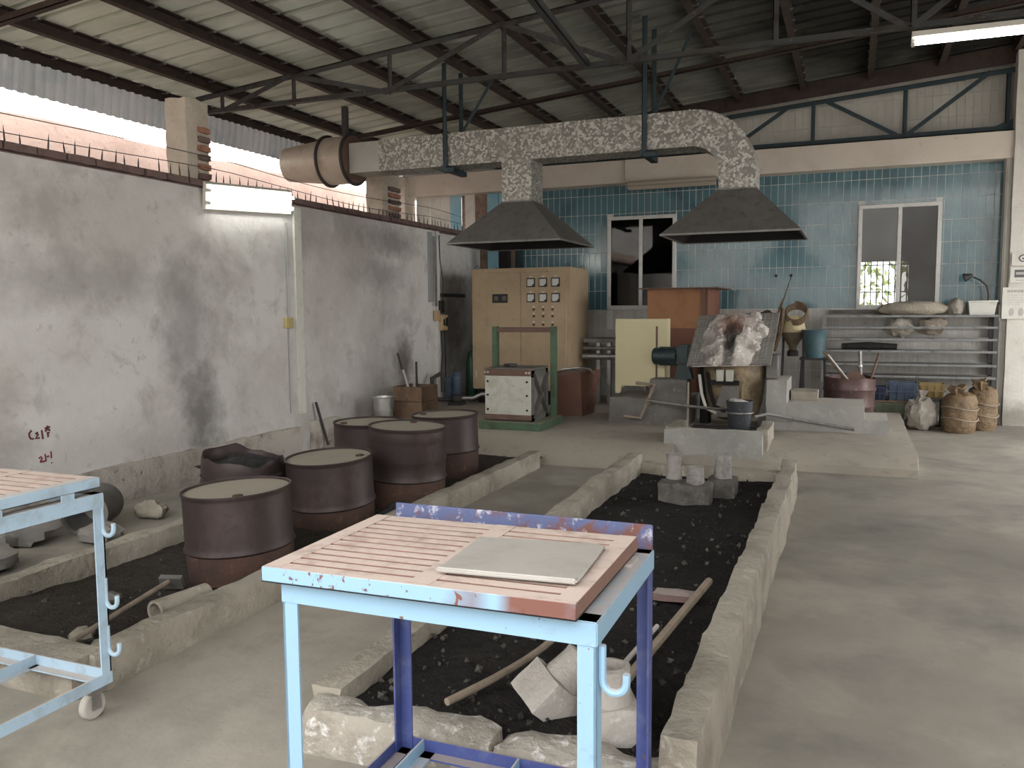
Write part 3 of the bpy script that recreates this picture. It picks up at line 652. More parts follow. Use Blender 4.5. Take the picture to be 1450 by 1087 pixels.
# back lip of the table
tt = B().box((0, .562, .84), (.795, .57, .915)).build('back_lip', m_railp, tb, local=True, bevel=.003)
def grate(name, w, d, label, loc, rz, tilt, rows, edge, split=.53, band=None):
    g_ = thing(name, loc, label, 'grate', rz=rz); th = .036
    m = Euler(tilt).to_matrix().to_4x4()
    B().box((0, 0, 0), (w, .012, th), m).build('front_edge', edge, g_, local=True, bevel=.002)
    sl = .055; gap = .009; y = .012
    for a_, b_ in ((0, .05), (w-.05, w), (split*w-.03, split*w+.03)): B().box((a_, .012, 0), (b_, d, th), m).build('cross_band', band if band and a_ != split*w-.03 else m_grate, g_, local=True, bevel=.0015)
    pitch = (d-.012-.05)/rows
    for k in range(rows+1):
        y0 = .012+k*pitch; y1 = y0+(pitch-gap if k < rows else .05)
        jit = [random.uniform(-.01, .01) for _ in range(2)]
        B().box((.045, y0, .001), (split*w-.025, y1, th-.001), m).build('slat', m_grate, g_, local=True, bevel=.0015)
        B().box((split*w+.025, y0, .001), (w-.045, y1, th-.001), m).build('slat', m_grate, g_, local=True, bevel=.0015)
    B().box((.0, .0, -.002), (w, d, .0), m).build('under_sheet', m_black, g_, local=True, smooth=0)
    return g_
grate('slotted_grate', .80, .535, 'rusty slotted floor grate with flaking blue front edge lying on table', (-1.312, 1.595, .849), 0, (.008, -.012, 0), 11, m_grate_edge)
# steel plate with folded lip on the grate
pm_ = rot((-.875, 1.668, .898), .012, -.012, .055)
pt = thing('steel_plate', (-.875, 1.668, .897), 'dusty grey steel plate with folded front lip resting on the grate', 'plate')
B().prism([(0, .02), (.335, .02), (.335, .285), (.31, .30), (0, .285)], 0, .006, 'z', pm_).build('sheet', m_plate, pt, bevel=.001)
B().box((0, 0, 0), (.335, .022, .013), pm_).build('folded_lip', m_plate, pt, bevel=.004, seg=2)
single('stone_chip', B().rough((-.545, 2.02, .842), (-.50, 2.10, .856), .02, .004, 20, 2), m_cast, 'flat pale chip lying on the table corner beside the grate', 'chip')
tl = trolley('steel_table', (-3.32, 1.66, 0), 0.0, 'dusty blue steel trolley table with three hooks on one leg', m_bluep2, m_bluep2, [(.79, .545, .70, .8), (.79, .545, .43, .8), (.79, .545, .25, .8)], .795, .55)
B().box((.1, -.002, .842), (.13, .004, .87)).box((.4, -.002, .842), (.43, .004, .87)).box((.79, .12, .842), (.797, .16, .868)).box((.79, .38, .842), (.797, .43, .868)).build('spacer', m_bluep2, tl, local=True, smooth=0)
grate('slotted_grate', .795, .55, 'dusty slotted grate raised on spacers over the trolley with hooks', (-3.325, 1.655, .868), 0, (0, 0, 0), 9, m_bluep2, band=m_bluep2)
# ================================================================ DUCT AND HOODS
du = thing('exhaust_duct', (-3.3, 8.57, 3.09), 'long spangled galvanised exhaust duct with elbow hanging under the roof', 'duct')
B().box((-5.05, 8.4, 3.09), (-1.51, 8.75, 3.44)).build('main_run', m_galv, du, smooth=0)
B().box((-5.45, 8.405, 3.095), (-5.05, 8.745, 3.435)).build('end_section', m_galvp, du, smooth=0)
eb = B(); n = 14; vs = []
for k in range(n+1):
    a = math.pi/2-math.pi/2*k/n
    for R_, yy in ((.27, 8.4), (.62, 8.4), (.62, 8.75), (.27, 8.75)): vs.append((-1.51+R_*math.cos(a), yy, 2.82+R_*math.sin(a)))
eb.add(vs, [(k*4+i, k*4+(i+1) % 4, (k+1)*4+(i+1) % 4, (k+1)*4+i) for k in range(n) for i in range(4)])
eb.box((-1.24, 8.4, 2.655), (-.89, 8.75, 2.82)); eb.build('elbow', m_galv, du, smooth=25)
B().box((-3.53, 8.4, 2.655), (-3.19, 8.75, 3.09)).build('branch_drop', m_galv, du, smooth=0)
for x in (-4.4, -5.55, -2.6, -1.53): B().box((x-.008, 8.394, 3.085), (x+.008, 8.756, 3.446)).build('joint_flange', m_galv, du, smooth=0)
def hood(name, cx0, cx1, x0, x1, label):
    h = thing(name, ((x0+x1)/2, 8.57, 2.2), label, 'hood')
    vs = [(cx0, 8.4, 2.66), (cx1, 8.4, 2.66), (cx1, 8.75, 2.66), (cx0, 8.75, 2.66), (x0, 8.0, 2.215), (x1, 8.0, 2.215), (x1, 9.15, 2.215), (x0, 9.15, 2.215)]
    B().add(vs, [(0, 1, 5, 4), (1, 2, 6, 5), (2, 3, 7, 6), (3, 0, 4, 7)]).build('skirt', m_hood, h, solid=-.004, smooth=0)
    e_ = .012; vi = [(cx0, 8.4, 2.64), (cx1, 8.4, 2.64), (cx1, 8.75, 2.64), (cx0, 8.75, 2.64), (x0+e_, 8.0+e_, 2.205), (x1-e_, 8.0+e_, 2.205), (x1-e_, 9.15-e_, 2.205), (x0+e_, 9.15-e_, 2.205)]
    B().add(vi, [(0, 1, 2, 3), (0, 1, 5, 4), (1, 2, 6, 5), (2, 3, 7, 6), (3, 0, 4, 7)]).build('black_lining', m_black, h, solid=.002, smooth=0)  # near-black inner sheet set just inside the skirt
    for p, q in [((x0, 8.0), (x1, 8.0)), ((x1, 8.0), (x1, 9.15)), ((x1, 9.15), (x0, 9.15)), ((x0, 9.15), (x0, 8.0))]:
        B().bar((*p, 2.205), (*q, 2.205), .02, .018).build('rim', m_hood, h, smooth=0)
    B().box((cx0-.012, 8.388, 2.65), (cx1+.012, 8.762, 2.664)).build('collar', m_hood, h, smooth=0)
hood('extraction_hood', -3.53, -3.19, -4.0, -2.73, 'grey sheet metal hood over the white panelled coil box')
hood('extraction_hood', -1.24, -.89, -1.72, -.45, 'grey sheet metal hood at the duct elbow above the tilting furnace')
fn = thing('duct_fan', (-5.75, 8.57, 2.95), 'round tan fan casing with dark flanges at the wall end of duct', 'fan')
mx = rot((-5.66, 8.57, 3.28), 0, math.pi/2, 0)
B().lathe([(.275, -.16), (.275, .16)], 40, mx).build('casing', m_fan, fn)
for z in (-.17, .17): B().lathe([(.26, z-.012), (.305, z-.012), (.305, z+.012), (.26, z+.012)], 40, mx).build('flange', m_flange, fn)
B().lathe([(.19, .18), (.27, .185), (.20, .20)], 32, mx).build('front_cone', m_brown, fn)
B().lathe([(.265, -.17), (.20, -.75)], 32, mx).build('rear_cone', m_fan, fn)
B().bar((-5.6, 8.57, 3.55), (-5.6, 8.57, 3.9), .06).build('hanger', m_flange, fn)
for x, lb in ((-4.19, 'dark teal cradle carrying the duct left of the branch drop'), (-1.97, 'dark teal cradle carrying the duct beside the elbow')):
    t = thing('duct_cradle', (x, 8.57, 3.03), lb, 'bracket')
    for yy in (8.365, 8.785): B().angle((x-.025, yy, 3.03), (x-.025, yy, RZ(x)-.02), .05, .007, (1, 0, 0)).build('hanger', m_teal, t, smooth=0)
    B().box((x-.035, 8.33, 3.03), (x+.035, 8.85, 3.085)).build('cross_bar', m_teal, t, smooth=0)
    B().box((x-.0, 8.3, 3.0), (x+.14, 8.36, 3.06)).build('gusset', m_teal, t, bevel=.01)
    B().bar((x, 8.785, 3.5), (x+.35, 8.95, RZ(x)-.05), .03).build('brace', m_teal, t, smooth=0)
# ================================================================ LAMPS
def lamp(name, p0, p1, nrm, label, lit, bodym, ntube=1, power=0):
    p0 = Vector(p0); p1 = Vector(p1); c = (p0+p1)/2; d = (p1-p0).normalized(); nrm = Vector(nrm).normalized(); s = d.cross(nrm)
    t = thing(name, c, label, 'lamp'); L = (p1-p0).length
    m = Matrix((d, s, nrm)).transposed().to_4x4(); m.translation = c
    wid = .05+.06*(ntube-1)
    B().prism([(-wid-.02, -.012), (wid+.02, -.012), (wid, .02), (-wid, .02)], -L/2, L/2, 'x', m).build('housing', bodym, t, smooth=0)
    for e in (-1, 1):
        for k in range(ntube):
            off = (k-(ntube-1)/2)*.11
            B().box((e*(L/2-.012)-.012, off-.016, .015), (e*(L/2-.012)+.012, off+.016, .065), m).build('tube_holder', bodym, t, smooth=0)
    for k in range(ntube):
        off = (k-(ntube-1)/2)*.11
        B().tube([m @ Vector((-L/2+.02, off, .042)), m @ Vector((L/2-.02, off, .042))], .017, 12).build('tube', m_tube if lit else m_lampu, t)
    return t
lamp('tube_lamp', (-5.37, 5.93, 2.53), (-5.37, 7.17, 2.61), (1, 0, -.15), 'lit twin tube lamp fixed high on the plaster wall', True, m_lampb, 2)
lamp('tube_lamp', (.37, 7.37, 3.575), (1.6, 7.37, 3.565), (0, -.5, -1), 'lit tube lamp hanging from the grey roof truss', True, m_lampb, 1)
lamp('tube_lamp', (-3.05, 11.965, 3.27), (-1.8, 11.965, 3.27), (0, -1, -.5), 'unlit dusty tube lamp under the cream beam', False, m_lampu, 1)
single('conduit', B().tube([(-3.10, 11.99, 3.65), (-3.10, 11.98, 3.3), (-3.05, 11.97, 3.27)], .012, 8), m_lampu, 'short tan conduit dropping down the beam to the unlit lamp', 'conduit')
single('conduit', B().box((-5.4, 7.235, .42), (-5.375, 7.35, 2.58)), m_cond, 'wide white cable trunking running down the wall below the lit lamp', 'conduit', smooth=0)
single('conduit', B().tube([(-5.39, 7.11, 2.4), (-5.39, 7.11, .45)], .008, 6), m_condg, 'thin grey wire pipe beside the white trunking', 'conduit')
jb = thing('junction_box', (-5.39, 7.1, 1.34), 'small yellow junction box on the wall below the lit lamp', 'junction box')
B().box((-5.4, 7.04, 1.33), (-5.36, 7.16, 1.44)).build('case', m_ybox, jb, bevel=.005); B().box((-5.361, 7.06, 1.35), (-5.356, 7.14, 1.42)).build('cover', m_ybox, jb, bevel=.002)
t = thing('wall_conduits', (-5.39, 10.3, 1.6), 'pair of grey metal conduits clipped to the wall near the cabinet', 'conduit')
B().box((-5.4, 10.20, 1.62), (-5.365, 10.29, 2.57)).build('wide_conduit', m_condg, t, smooth=0); B().box((-5.4, 10.31, 1.56), (-5.35, 10.38, 2.52)).build('bright_conduit', m_alu, t, smooth=0)
single('pilaster_edge', B().box((-5.399, 10.42, .15), (-5.375, 10.515, 2.6)), m_plaster, 'narrow plaster pilaster edge on wall beside the conduits', 'pilaster', smooth=0)
sw = thing('switch_box', (-5.37, 10.5, 1.2), 'tan double switch box with black breaker on the pilaster', 'switch')
B().box((-5.385, 10.46, 1.22), (-5.32, 10.64, 1.44)).build('case', m_sw, sw, bevel=.006); B().box((-5.385, 10.33, 1.36), (-5.34, 10.45, 1.5)).build('small_case', m_sw, sw, bevel=.005)
B().box((-5.322, 10.50, 1.29), (-5.312, 10.54, 1.38)).build('toggle', m_meterb, sw); B().box((-5.322, 10.57, 1.28), (-5.31, 10.62, 1.4)).build('toggle', m_meterb, sw); B().box((-5.385, 10.46, 1.47), (-5.33, 10.56, 1.64)).build('breaker', m_meterb, sw, bevel=.004)
for k, (yy, dx) in enumerate(((10.5, 0), (10.6, .02))):
    single('wall_cable', B().tube([(-5.36, yy, 1.22), (-5.355, yy+.02, .9), (-5.36, yy-.02+.05*k, .6), (-5.36, yy-.01, .35)], .009, 6), m_cable, ['black cable dropping from the switch box to the pump', 'slack black cable hanging just beyond the straight one at the pump'][k], 'cable')
single('wall_cable', B().tube([(-5.36, 10.55, 1.64), (-5.35, 10.56, 1.9), (-5.36, 10.5, 2.2), (-5.37, 10.5, 2.55)], .007, 6), m_cable, 'black cable rising from the breaker to the wall top', 'cable')
for k, (z, lb) in enumerate(((2.80, 'lower thin black cable strung along the wall top past the cream pier'), (2.90, 'upper thin black cable strung along the wall top past the cream pier'))):
    single('overhead_cable', B().tube([(-5.50+.05*k, 2.2+i*.25, z-.02*math.sin(i*.3+k)-.03*abs(math.sin(i*.19))) for i in range(38)], .0035, 5), m_cable, lb, 'cable')
# ================================================================ CONTROL CABINET
cbn = thing('control_cabinet', (-4.21, 11.0, .2), 'tall beige control cabinet with two doors and six meters', 'cabinet')
X0, X1, Y0, Y1, Z0, Z1 = -4.93, -3.49, 10.6, 11.46, .40, 2.07
B().box((X0, Y0+.012, Z0), (X1, Y1, Z1)).build('body', m_beige, cbn, bevel=.012, seg=2)
B().box((X0+.06, Y0+.08, .2), (X1-.05, Y1-.05, .4)).build('plinth', m_black, cbn, smooth=0)
for a, b in ((X0+.055, -4.193), (-4.187, X1-.045)):
    dr = B().box((a, Y0, Z0+.06), (b, Y0+.014, Z1-.06)).build('door', m_beige, cbn, bevel=.004)
    if a > -4.3:
        for r_, z in enumerate((1.868, 1.662)):
            for c_, x in enumerate((-4.04, -3.865, -3.685)):
                f_ = B().box((x-.06, Y0-.012, z-.06), (x+.06, Y0, z+.06)).build('meter', m_meterb, dr, bevel=.003)
                B().prism([(x-.046, z+.046), (x-.046, z-.046), (x+.012, z-.046), (x+.046, z-.012), (x+.046, z+.046)], Y0-.0155, Y0-.0118).build('meter_face', m_meterw, dr, smooth=0)
                B().box((x-.022, Y0-.003, z+.074), (x+.022, Y0, z+.088)).build('name_tag', m_meterw, dr, smooth=0)
        for z in (1.505, 1.415, 1.30):
            for x in (-4.0, -3.865, -3.73):
                B().lathe([(.017, 0), (.017, .012), (.013, .018), (0, .019)], 12, rot((x, Y0, z), math.pi/2, 0, 0)).build('push_button', m_btn, dr)
                B().box((x-.014, Y0-.003, z+.026), (x+.014, Y0, z+.046)).build('name_tag', m_meterw, dr, smooth=0)
        for z in (.62, 1.82): B().tube([(b+.006, Y0+.002, z-.04), (b+.006, Y0+.002, z+.04)], .007, 8).build('hinge', m_beige, dr)
    else:
        B().box((-4.61, Y0-.008, 1.60), (-4.38, Y0, 1.72)).build('instrument_panel', m_meterb, dr, bevel=.003)
        for x in (-4.55, -4.43): B().box((x-.03, Y0-.012, 1.63), (x+.03, Y0-.007, 1.69)).build('display', mat('display', (.12, .12, .11), .3), dr, bevel=.002)
        B().tube([(a+.012, Y0-.01, .56), (a+.012, Y0-.01, .66)], .009, 8).build('latch', m_alu, dr)
for x, y in ((X0+.06, Y0+.08), (X1-.06, Y0+.1), (X0+.06, Y1-.1), (X1-.06, Y1-.1)):
    B().tube([(x+.025*math.cos(a), y, Z1+.022+.025*math.sin(a)) for a in [2*math.pi*k/10 for k in range(10)]], .006, 6, closed=True).build('lifting_eye', m_flange, cbn)
# ---------------------------------------------------------------- coil box unit
cu = thing('coil_unit', (-3.4, 8.6, .2), 'white panelled coil box in green frame before the beige cabinet', 'coil box')
B().box((-3.78, 8.28, .2), (-3.06, 9.05, .285)).build('base', m_green, cu, bevel=.006)
for x in (-3.86, -3.14): B().box((x-.03, 8.92, .2), (x+.03, 9.0, 1.31)).build('post', m_green, cu, bevel=.004)
B().box((-3.83, 8.93, 1.245), (-3.17, 8.99, 1.30)).build('top_bar', m_brown, cu, bevel=.004)
B().box((-3.70, 8.42, .285), (-3.215, 8.9, .85)).build('core', m_dark_conc, cu, smooth=0)
B().box((-3.745, 8.38, .355), (-3.205, 8.42, .785)).build('front_panel', m_whitep, cu, bevel=.004)
B().box((-3.75, 8.37, .785), (-3.20, 8.43, .855)).build('upper_bar', m_brown, cu, bevel=.004); B().box((-3.75, 8.37, .30), (-3.20, 8.43, .355)).build('lower_bar', m_brown, cu, bevel=.004)
for x in (-3.71, -3.245):
    for z in (.41, .57, .72): B().lathe([(.012, 0), (.012, .01), (0, .012)], 8, rot((x, 8.38, z), math.pi/2, 0, 0)).build('bolt', m_black, cu)
for x in (-3.735, -3.70, -3.25, -3.215): B().lathe([(.012, 0), (.012, .008), (0, .01)], 8, rot((x, 8.37, .82), math.pi/2, 0, 0)).build('bolt', m_alu, cu)
sf = B().box((-3.215, 8.40, .285), (-3.195, 8.48, .84)).box((-3.215, 8.84, .285), (-3.195, 8.92, .84)).box((-3.215, 8.4, .77), (-3.195, 8.92, .84)).box((-3.215, 8.4, .285), (-3.195, 8.92, .36))
sf.bar((-3.203, 8.44, .32), (-3.203, 8.88, .80), .014, .08, (1, 0, 0)).bar((-3.203, 8.44, .80), (-3.203, 8.88, .32), .014, .08, (1, 0, 0)); sf.build('side_lattice', m_hood, cu, smooth=0)
B().box((-3.75, 8.4, .85), (-3.20, 8.93, .866)).build('top_plate', m_hood, cu, smooth=0)
single('cable_scrap', B().tube([(-3.6, 8.6, .885), (-3.52, 8.58, .89), (-3.47, 8.62, .884), (-3.5, 8.7, .885)], .018, 6), m_flange, 'scrap of dark hose lying on top of the coil box', 'hose')
rb = thing('scrap_bin', (-3.15, 9.9, .2), 'tapered red brown metal bin beside the coil box', 'bin')
B().add([(-3.36, 9.66, .2), (-3.02, 9.66, .2), (-3.0, 10.1, .2), (-3.34, 10.1, .2), (-3.40, 9.62, .735), (-3.03, 9.62, .745), (-2.93, 10.15, .745), (-3.38, 10.15, .735)], [(0, 1, 2, 3), (0, 1, 5, 4), (1, 2, 6, 5), (2, 3, 7, 6), (3, 0, 4, 7)]).build('shell', m_redbin, rb, solid=.008, smooth=0)
B().blob((-3.18, 9.85, .71), (.19, .22, .05), 14, .4, 3, 1).build('scrap_fill', m_dark_conc, rb)
single('metal_strip', B().tube([(-3.3, 9.7, .77), (-3.1, 9.8, .79), (-2.95, 9.75, .775), (-2.88, 9.7, .72)], .012, 6), m_alu, 'bent pale strip lying over the red brown bin', 'strip')
# bench behind with pipes
bn = thing('pipe_bench', (-2.95, 11.2, .2), 'dark steel bench with pipes between cabinet and cream panel', 'bench')
B().box((-3.42, 11.0, 1.05), (-2.54, 11.7, 1.10)).build('top', m_dark_conc, bn, smooth=0); B().tube([(-3.42, 10.98, .86), (-2.55, 10.98, .86)], .04, 12).build('pipe', m_steel, bn); B().tube([(-3.42, 11.0, .97), (-2.55, 11.0, .97)], .025, 12).build('pipe', m_hood, bn)
B().lathe([(.07, -.02), (.07, .02)], 20, rot((-2.57, 10.98, .86), 0, math.pi/2, 0)).build('pipe_flange', m_steel, bn)
for x in (-3.25, -3.1, -2.6): B().box((x, 11.05, .2), (x+.05, 11.1, 1.05)).build('leg', m_steel, bn, smooth=0)
# ================================================================ FURNACE
mb = thing('motor_plinth', (-2.1, 9.4, .2), 'sooty concrete plinth under the furnace drive motor', 'plinth')
B().rough((-2.57, 9.23, .18), (-1.66, 10.1, .5), .1, .01, 5, 2).build('lower_block', m_dark_conc, mb); B().rough((-2.10, 9.25, .48), (-1.68, 9.57, .715), .08, .008, 5, 3).build('upper_block', m_dark_conc, mb)
yp = thing('cream_panel', (-2.3, 9.62, .5), 'cream sheet steel guard panel standing left of the furnace motor', 'panel')
B().prism([(-2.59, .51), (-2.53, .51), (-2.51, .60), (-2.08, .60), (-2.06, .51), (-2.0, .51), (-2.0, 1.385), (-2.59, 1.385)], 9.60, 9.615).build('face', m_cream, yp, smooth=0)
B().box((-2.59, 9.615, .55), (-2.575, 9.95, 1.385)).build('side_flange', m_cream, yp, smooth=0); B().box((-2.015, 9.615, .55), (-2.0, 9.9, 1.385)).build('side_flange', m_cream, yp, smooth=0); B().box((-2.105, 9.585, .62), (-2.085, 9.6, 1.30)).build('slot_strip', m_brown, yp, smooth=0)
mo = thing('drive_motor', (-1.9, 9.42, .72), 'dark green drive motor with gearbox on the sooty plinth', 'motor')
mmx = rot((-1.93, 9.42, .965), 0, math.pi/2, 0)
B().lathe([(.0, -.17), (.075, -.17), (.095, -.15), (.095, -.02), (.10, -.02), (.10, .10), (.06, .12), (.06, .2)], 28, mmx).build('casing', m_motor, mo)
for k in range(10): B().box((-.125, -.004, .09), (.09, .004, .108), rot((-1.93+.03, 9.42, .965), 2*math.pi*k/10, 0, 0)).build('cooling_fin', m_motor, mo, smooth=0)
B().box((-1.82, 9.32, .86), (-1.66, 9.54, 1.10)).build('gearbox', m_motor, mo, bevel=.03, seg=2); B().prism([(-1.84, .715), (-1.64, .715), (-1.68, .87), (-1.80, .87)], 9.34, 9.52).build('foot', m_motor, mo, smooth=0)
fu = thing('tilting_furnace', (-1.2, 9.5, .2), 'tilting melting furnace with checker plate top and crusted pouring spout', 'furnace')
fb = B().lathe([(.20, .24), (.27, .28), (.31, .45), (.335, .70), (.34, .95)], 36, rot((-1.2, 9.62, .05), .12, 0, 0)); fb.build('shell', m_furn, fu)
for x in (-1.53, -.89):
    B().box((x-.05, 9.52, .2), (x+.05, 9.72, 1.0)).build('trunnion_frame', m_hood if x > -1 else m_black, fu, smooth=0)
B().lathe([(.05, -.1), (.05, .1)], 16, rot((-1.58, 9.45, .97), 0, math.pi/2, 0)).build('trunnion', m_motor, fu)
# tilted plate
A = Vector((-1.655, 9.08, .885)); Ux = Vector((.885, 0, .03)).normalized(); Vy = Vector((.045, .50, .535)).normalized(); Nn = Ux.cross(Vy).normalized()
pmx = Matrix((Ux, Vy, Nn)).transposed().to_4x4(); pmx.translation = A
cp = B(); nn_ = 32; ring = []; outr = []
for k in range(nn_):
    a = 2*math.pi*k/nn_+math.pi/4*0; c_, s_ = math.cos(a), math.sin(a); ring.append((.435+.115*c_, .43+.115*s_))
    tt_ = min((.44 if c_ > 0 else .435)/max(1e-6, abs(c_)), (.305 if s_ > 0 else .43)/max(1e-6, abs(s_))); outr.append((.435+tt_*c_, .43+tt_*s_))
for (cx_, cy_) in ((.875, .735), (0, .735), (0, 0), (.875, 0)):
    k = min(range(nn_), key=lambda q: (outr[q][0]-cx_)**2+(outr[q][1]-cy_)**2); outr[k] = (cx_, cy_)
vv = [pmx @ Vector((*p, z)) for z in (0, -.025) for p in ring+outr]
ff = []
for k in range(nn_):
    j = (k+1) % nn_; ff += [(k, j, nn_+j, nn_+k), (2*nn_+k, 3*nn_+k, 3*nn_+j, 2*nn_+j), (k, 2*nn_+k, 2*nn_+j, j), (nn_+k, nn_+j, 3*nn_+j, 3*nn_+k)]
cp.add(vv, ff).build('checker_plate', m_check, fu, smooth=30)
ck = B()
for i in range(22):
    for j in range(18):
        u = .03+i*.039; v = .03+j*.039
        if u > .84 or math.hypot(u-.43, v-.46) < .27: continue
        m = pmx @ rot((u, v, .002), 0, 0, .8 if (i+j) % 2 else -.8)
        ck.add([m @ Vector(p) for p in ((-.014, 0, 0), (0, -.004, 0), (.014, 0, 0), (0, .004, 0), (0, 0, .004))], [(0, 1, 4), (1, 2, 4), (2, 3, 4), (3, 0, 4)])
tag(ck.build('tread_pattern', mat('bright_tread', (.45, .43, .40), .5, .3), fu, smooth=0), kind='stuff')
hm = B(); NU, NV = 46, 40; hv = []
for j in range(NV+1):
    for i in range(NU+1):
        u = .06+.74*i/NU; v = -.01+.73*j/NV; du_, dv_ = u-.435, v-.43; rr = math.hypot(du_, dv_*.95)
        nz_ = noise.noise(Vector((u*7, v*7, 1))); n2 = noise.noise(Vector((u*22, v*22, 4)))
        ang = math.atan2(dv_, du_)
        edge = .345+.05*nz_
        hgt = .10*max(0, min(1, (edge-rr)/.17))**.7
        if v < .43: 
            e2 = .31+.05*nz_-.05*(v < .2); hgt = max(hgt, .095*max(0, min(1, (e2-abs(du_))/.17))**.8*max(0, min(1, (v+.02)/.08)))
        hgt += .016*nz_+.010*n2 if hgt > .01 else 0
        hole = max(0, min(1, (.105-rr)/.03)); hgt -= hole*(.42)
        if v < .43:
            gw = .062+.02*nz_; gk = max(0, min(1, (gw-abs(du_+.01))/.03)); hgt -= gk*.085
        if hgt < .012 and hole == 0: hgt = -.012
        hv.append(pmx @ Vector((u, v, hgt)))
hm.add(hv, [(j*(NU+1)+i, j*(NU+1)+i+1, (j+1)*(NU+1)+i+1, (j+1)*(NU+1)+i) for j in range(NV) for i in range(NU)])
hm.build('refractory_lining', m_refr, fu, smooth=60)
for x in (-1.30, -1.20): B().box((x-.04, 9.10, .72), (x+.04, 9.125, .845)).build('clamp_plate', m_galvp, fu, bevel=.004)
B().box((-1.40, 9.11, .68), (-1.10, 9.15, .73)).build('clamp_bar', m_black, fu, smooth=0)
B().box((-1.085, 9.22, .35), (-1.06, 9.25, .92)).build('rib', m_furn, fu, smooth=0)
B().prism([(-1.38, .33), (-1.10, .33), (-1.12, .67), (-1.28, .67)], 9.14, 9.2).build('apron_plate', m_dark_conc, fu, smooth=0)
hsp = [(-1.46, 9.3, .80), (-1.42, 9.22, .6), (-1.36, 9.15, .45), (-1.25, 9.12, .40), (-1.15, 9.15, .42)]
B().tube(hsp, .022, 8).build('cooling_hose', m_black, fu); B().tube([(p[0]-.09, p[1], p[2]-.03) for p in hsp[:4]], .018, 8).build('cooling_hose', m_cond, fu)
B().box((-.85, 9.35, .74), (-.72, 9.6, 1.0)).build('bearing_block', m_hood, fu, bevel=.01)
bs = thing('slag_basin', (-1.2, 8.35, .0), 'low concrete catch basin in front of the tilting furnace', 'basin')
B().rough((-1.68, 8.02, -.04), (-.74, 8.15, .345), .07, .014, 5, 21).build('front_wall', m_step, bs); B().rough((-.82, 8.1, -.04), (-.70, 8.78, .36), .07, .012, 5, 22).build('side_wall', m_kerb, bs); B().rough((-1.68, 8.1, -.04), (-1.56, 8.70, .35), .07, .012, 5, 23).build('side_wall', m_kerb, bs)
B().box((-1.6, 8.1, .1), (-.75, 9.3, .215)).build('basin_floor', m_dark, bs, smooth=0)
bk = thing('ladle_bucket', (-1.01, 8.45, .22), 'dark dented bucket with crusted rim standing in the catch basin', 'bucket')
B().lathe([(.0, .0), (.085, .0), (.09, .02), (.128, .33), (.132, .375), (.122, .375), (.118, .33), (.08, .03), (0, .03)], 28, rot((-1.01, 8.45, .215), 0, 0, 0)).build('shell', m_ladle, bk)
B().tube([(-1.01+.132*math.cos(a), 8.45+.132*math.sin(a), .475) for a in [2*math.pi*k/24 for k in range(24)]], .009, 6, closed=True).build('hoop', m_steel, bk); B().blob((-1.03, 8.45, .575), (.09, .09, .035), 14, .5, 4, 2).build('slag_crust', m_cast, bk)
rt_ = thing('pipe_stand', (-2.1, 9.0, .28), 'thin bent pipe frame leaning on the sooty motor plinth', 'pipe')
B().tube([(-2.36, 9.12, .30), (-2.17, 9.12, .285), (-2.10, 9.14, .47), (-2.02, 9.15, .66), (-2.24, 9.2, .67)], .018, 8).build('bent_pipe', m_stick, rt_); B().lathe([(.028, -.03), (.028, .03)], 12, rot((-2.09, 9.13, .48), .3, .2, 0)).build('coupling', m_stick, rt_)
single('ladle_rod', B().tube([(-2.08, 9.1, .485), (-1.6, 9.0, .45), (-1.25, 8.75, .46), (-1.15, 8.6, .50)], .017, 8), m_steel, 'long steel rod running from the bent pipe to the dark bucket', 'rod')
single('ladle_rod', B().tube([(-.88, 8.55, .42), (-.80, 8.98, .40), (-.4, 9.18, .315), (.05, 9.2, .25)], .016, 8), m_steel, 'steel handling rod leaning along the front of the concrete steps', 'rod')
single('upright_rod', B().tube([(-1.64, 9.1, .21), (-1.645, 9.15, .70)], .012, 8), m_stick, 'pale upright rod standing at the plinth edge by the basin', 'rod')
# concrete steps
st = thing('concrete_steps', (-.2, 9.5, .2), 'grey rendered concrete steps up to the furnace', 'steps')
B().rough((-.83, 9.235, .15), (-.615, 9.95, .735), .08, .006, 5, 31).build('post_step', m_step, st); B().rough((-.63, 9.24, .15), (.147, 9.95, .495), .08, .006, 5, 32).build('middle_step', m_step, st); B().rough((.13, 9.238, .15), (.378, 9.9, .352), .08, .006, 5, 33).build('low_step', m_step, st)
B().rough((-.60, 9.55, .49), (-.32, 9.9, .60), .06, .008, 6, 34).build('top_step', m_kerb, st)
# orange wooden box behind
ob = thing('wooden_housing', (-2.0, 11.2, .2), 'tall orange brown wooden housing with sheet lid behind the furnace', 'housing')
B().box((-2.485, 10.8, 1.25), (-1.73, 10.82, 1.755)).build('front_board', m_orange, ob, smooth=0); B().box((-2.485, 10.81, .2), (-1.73, 10.83, 1.25)).build('front_board', m_orange2, ob, smooth=0)
B().box((-1.74, 10.8, .2), (-1.70, 11.8, 1.76)).build('side_board', m_orange2, ob, smooth=0); B().box((-2.485, 10.83, .2), (-2.45, 11.8, 1.755)).build('side_board', m_orange, ob, smooth=0); B().box((-1.785, 10.785, .2), (-1.735, 10.80, 1.75)).build('corner_strip', m_brown, ob, smooth=0)
B().box((-2.60, 10.72, 1.757), (-1.56, 11.9, 1.772)).build('lid', m_brown, ob, smooth=0)
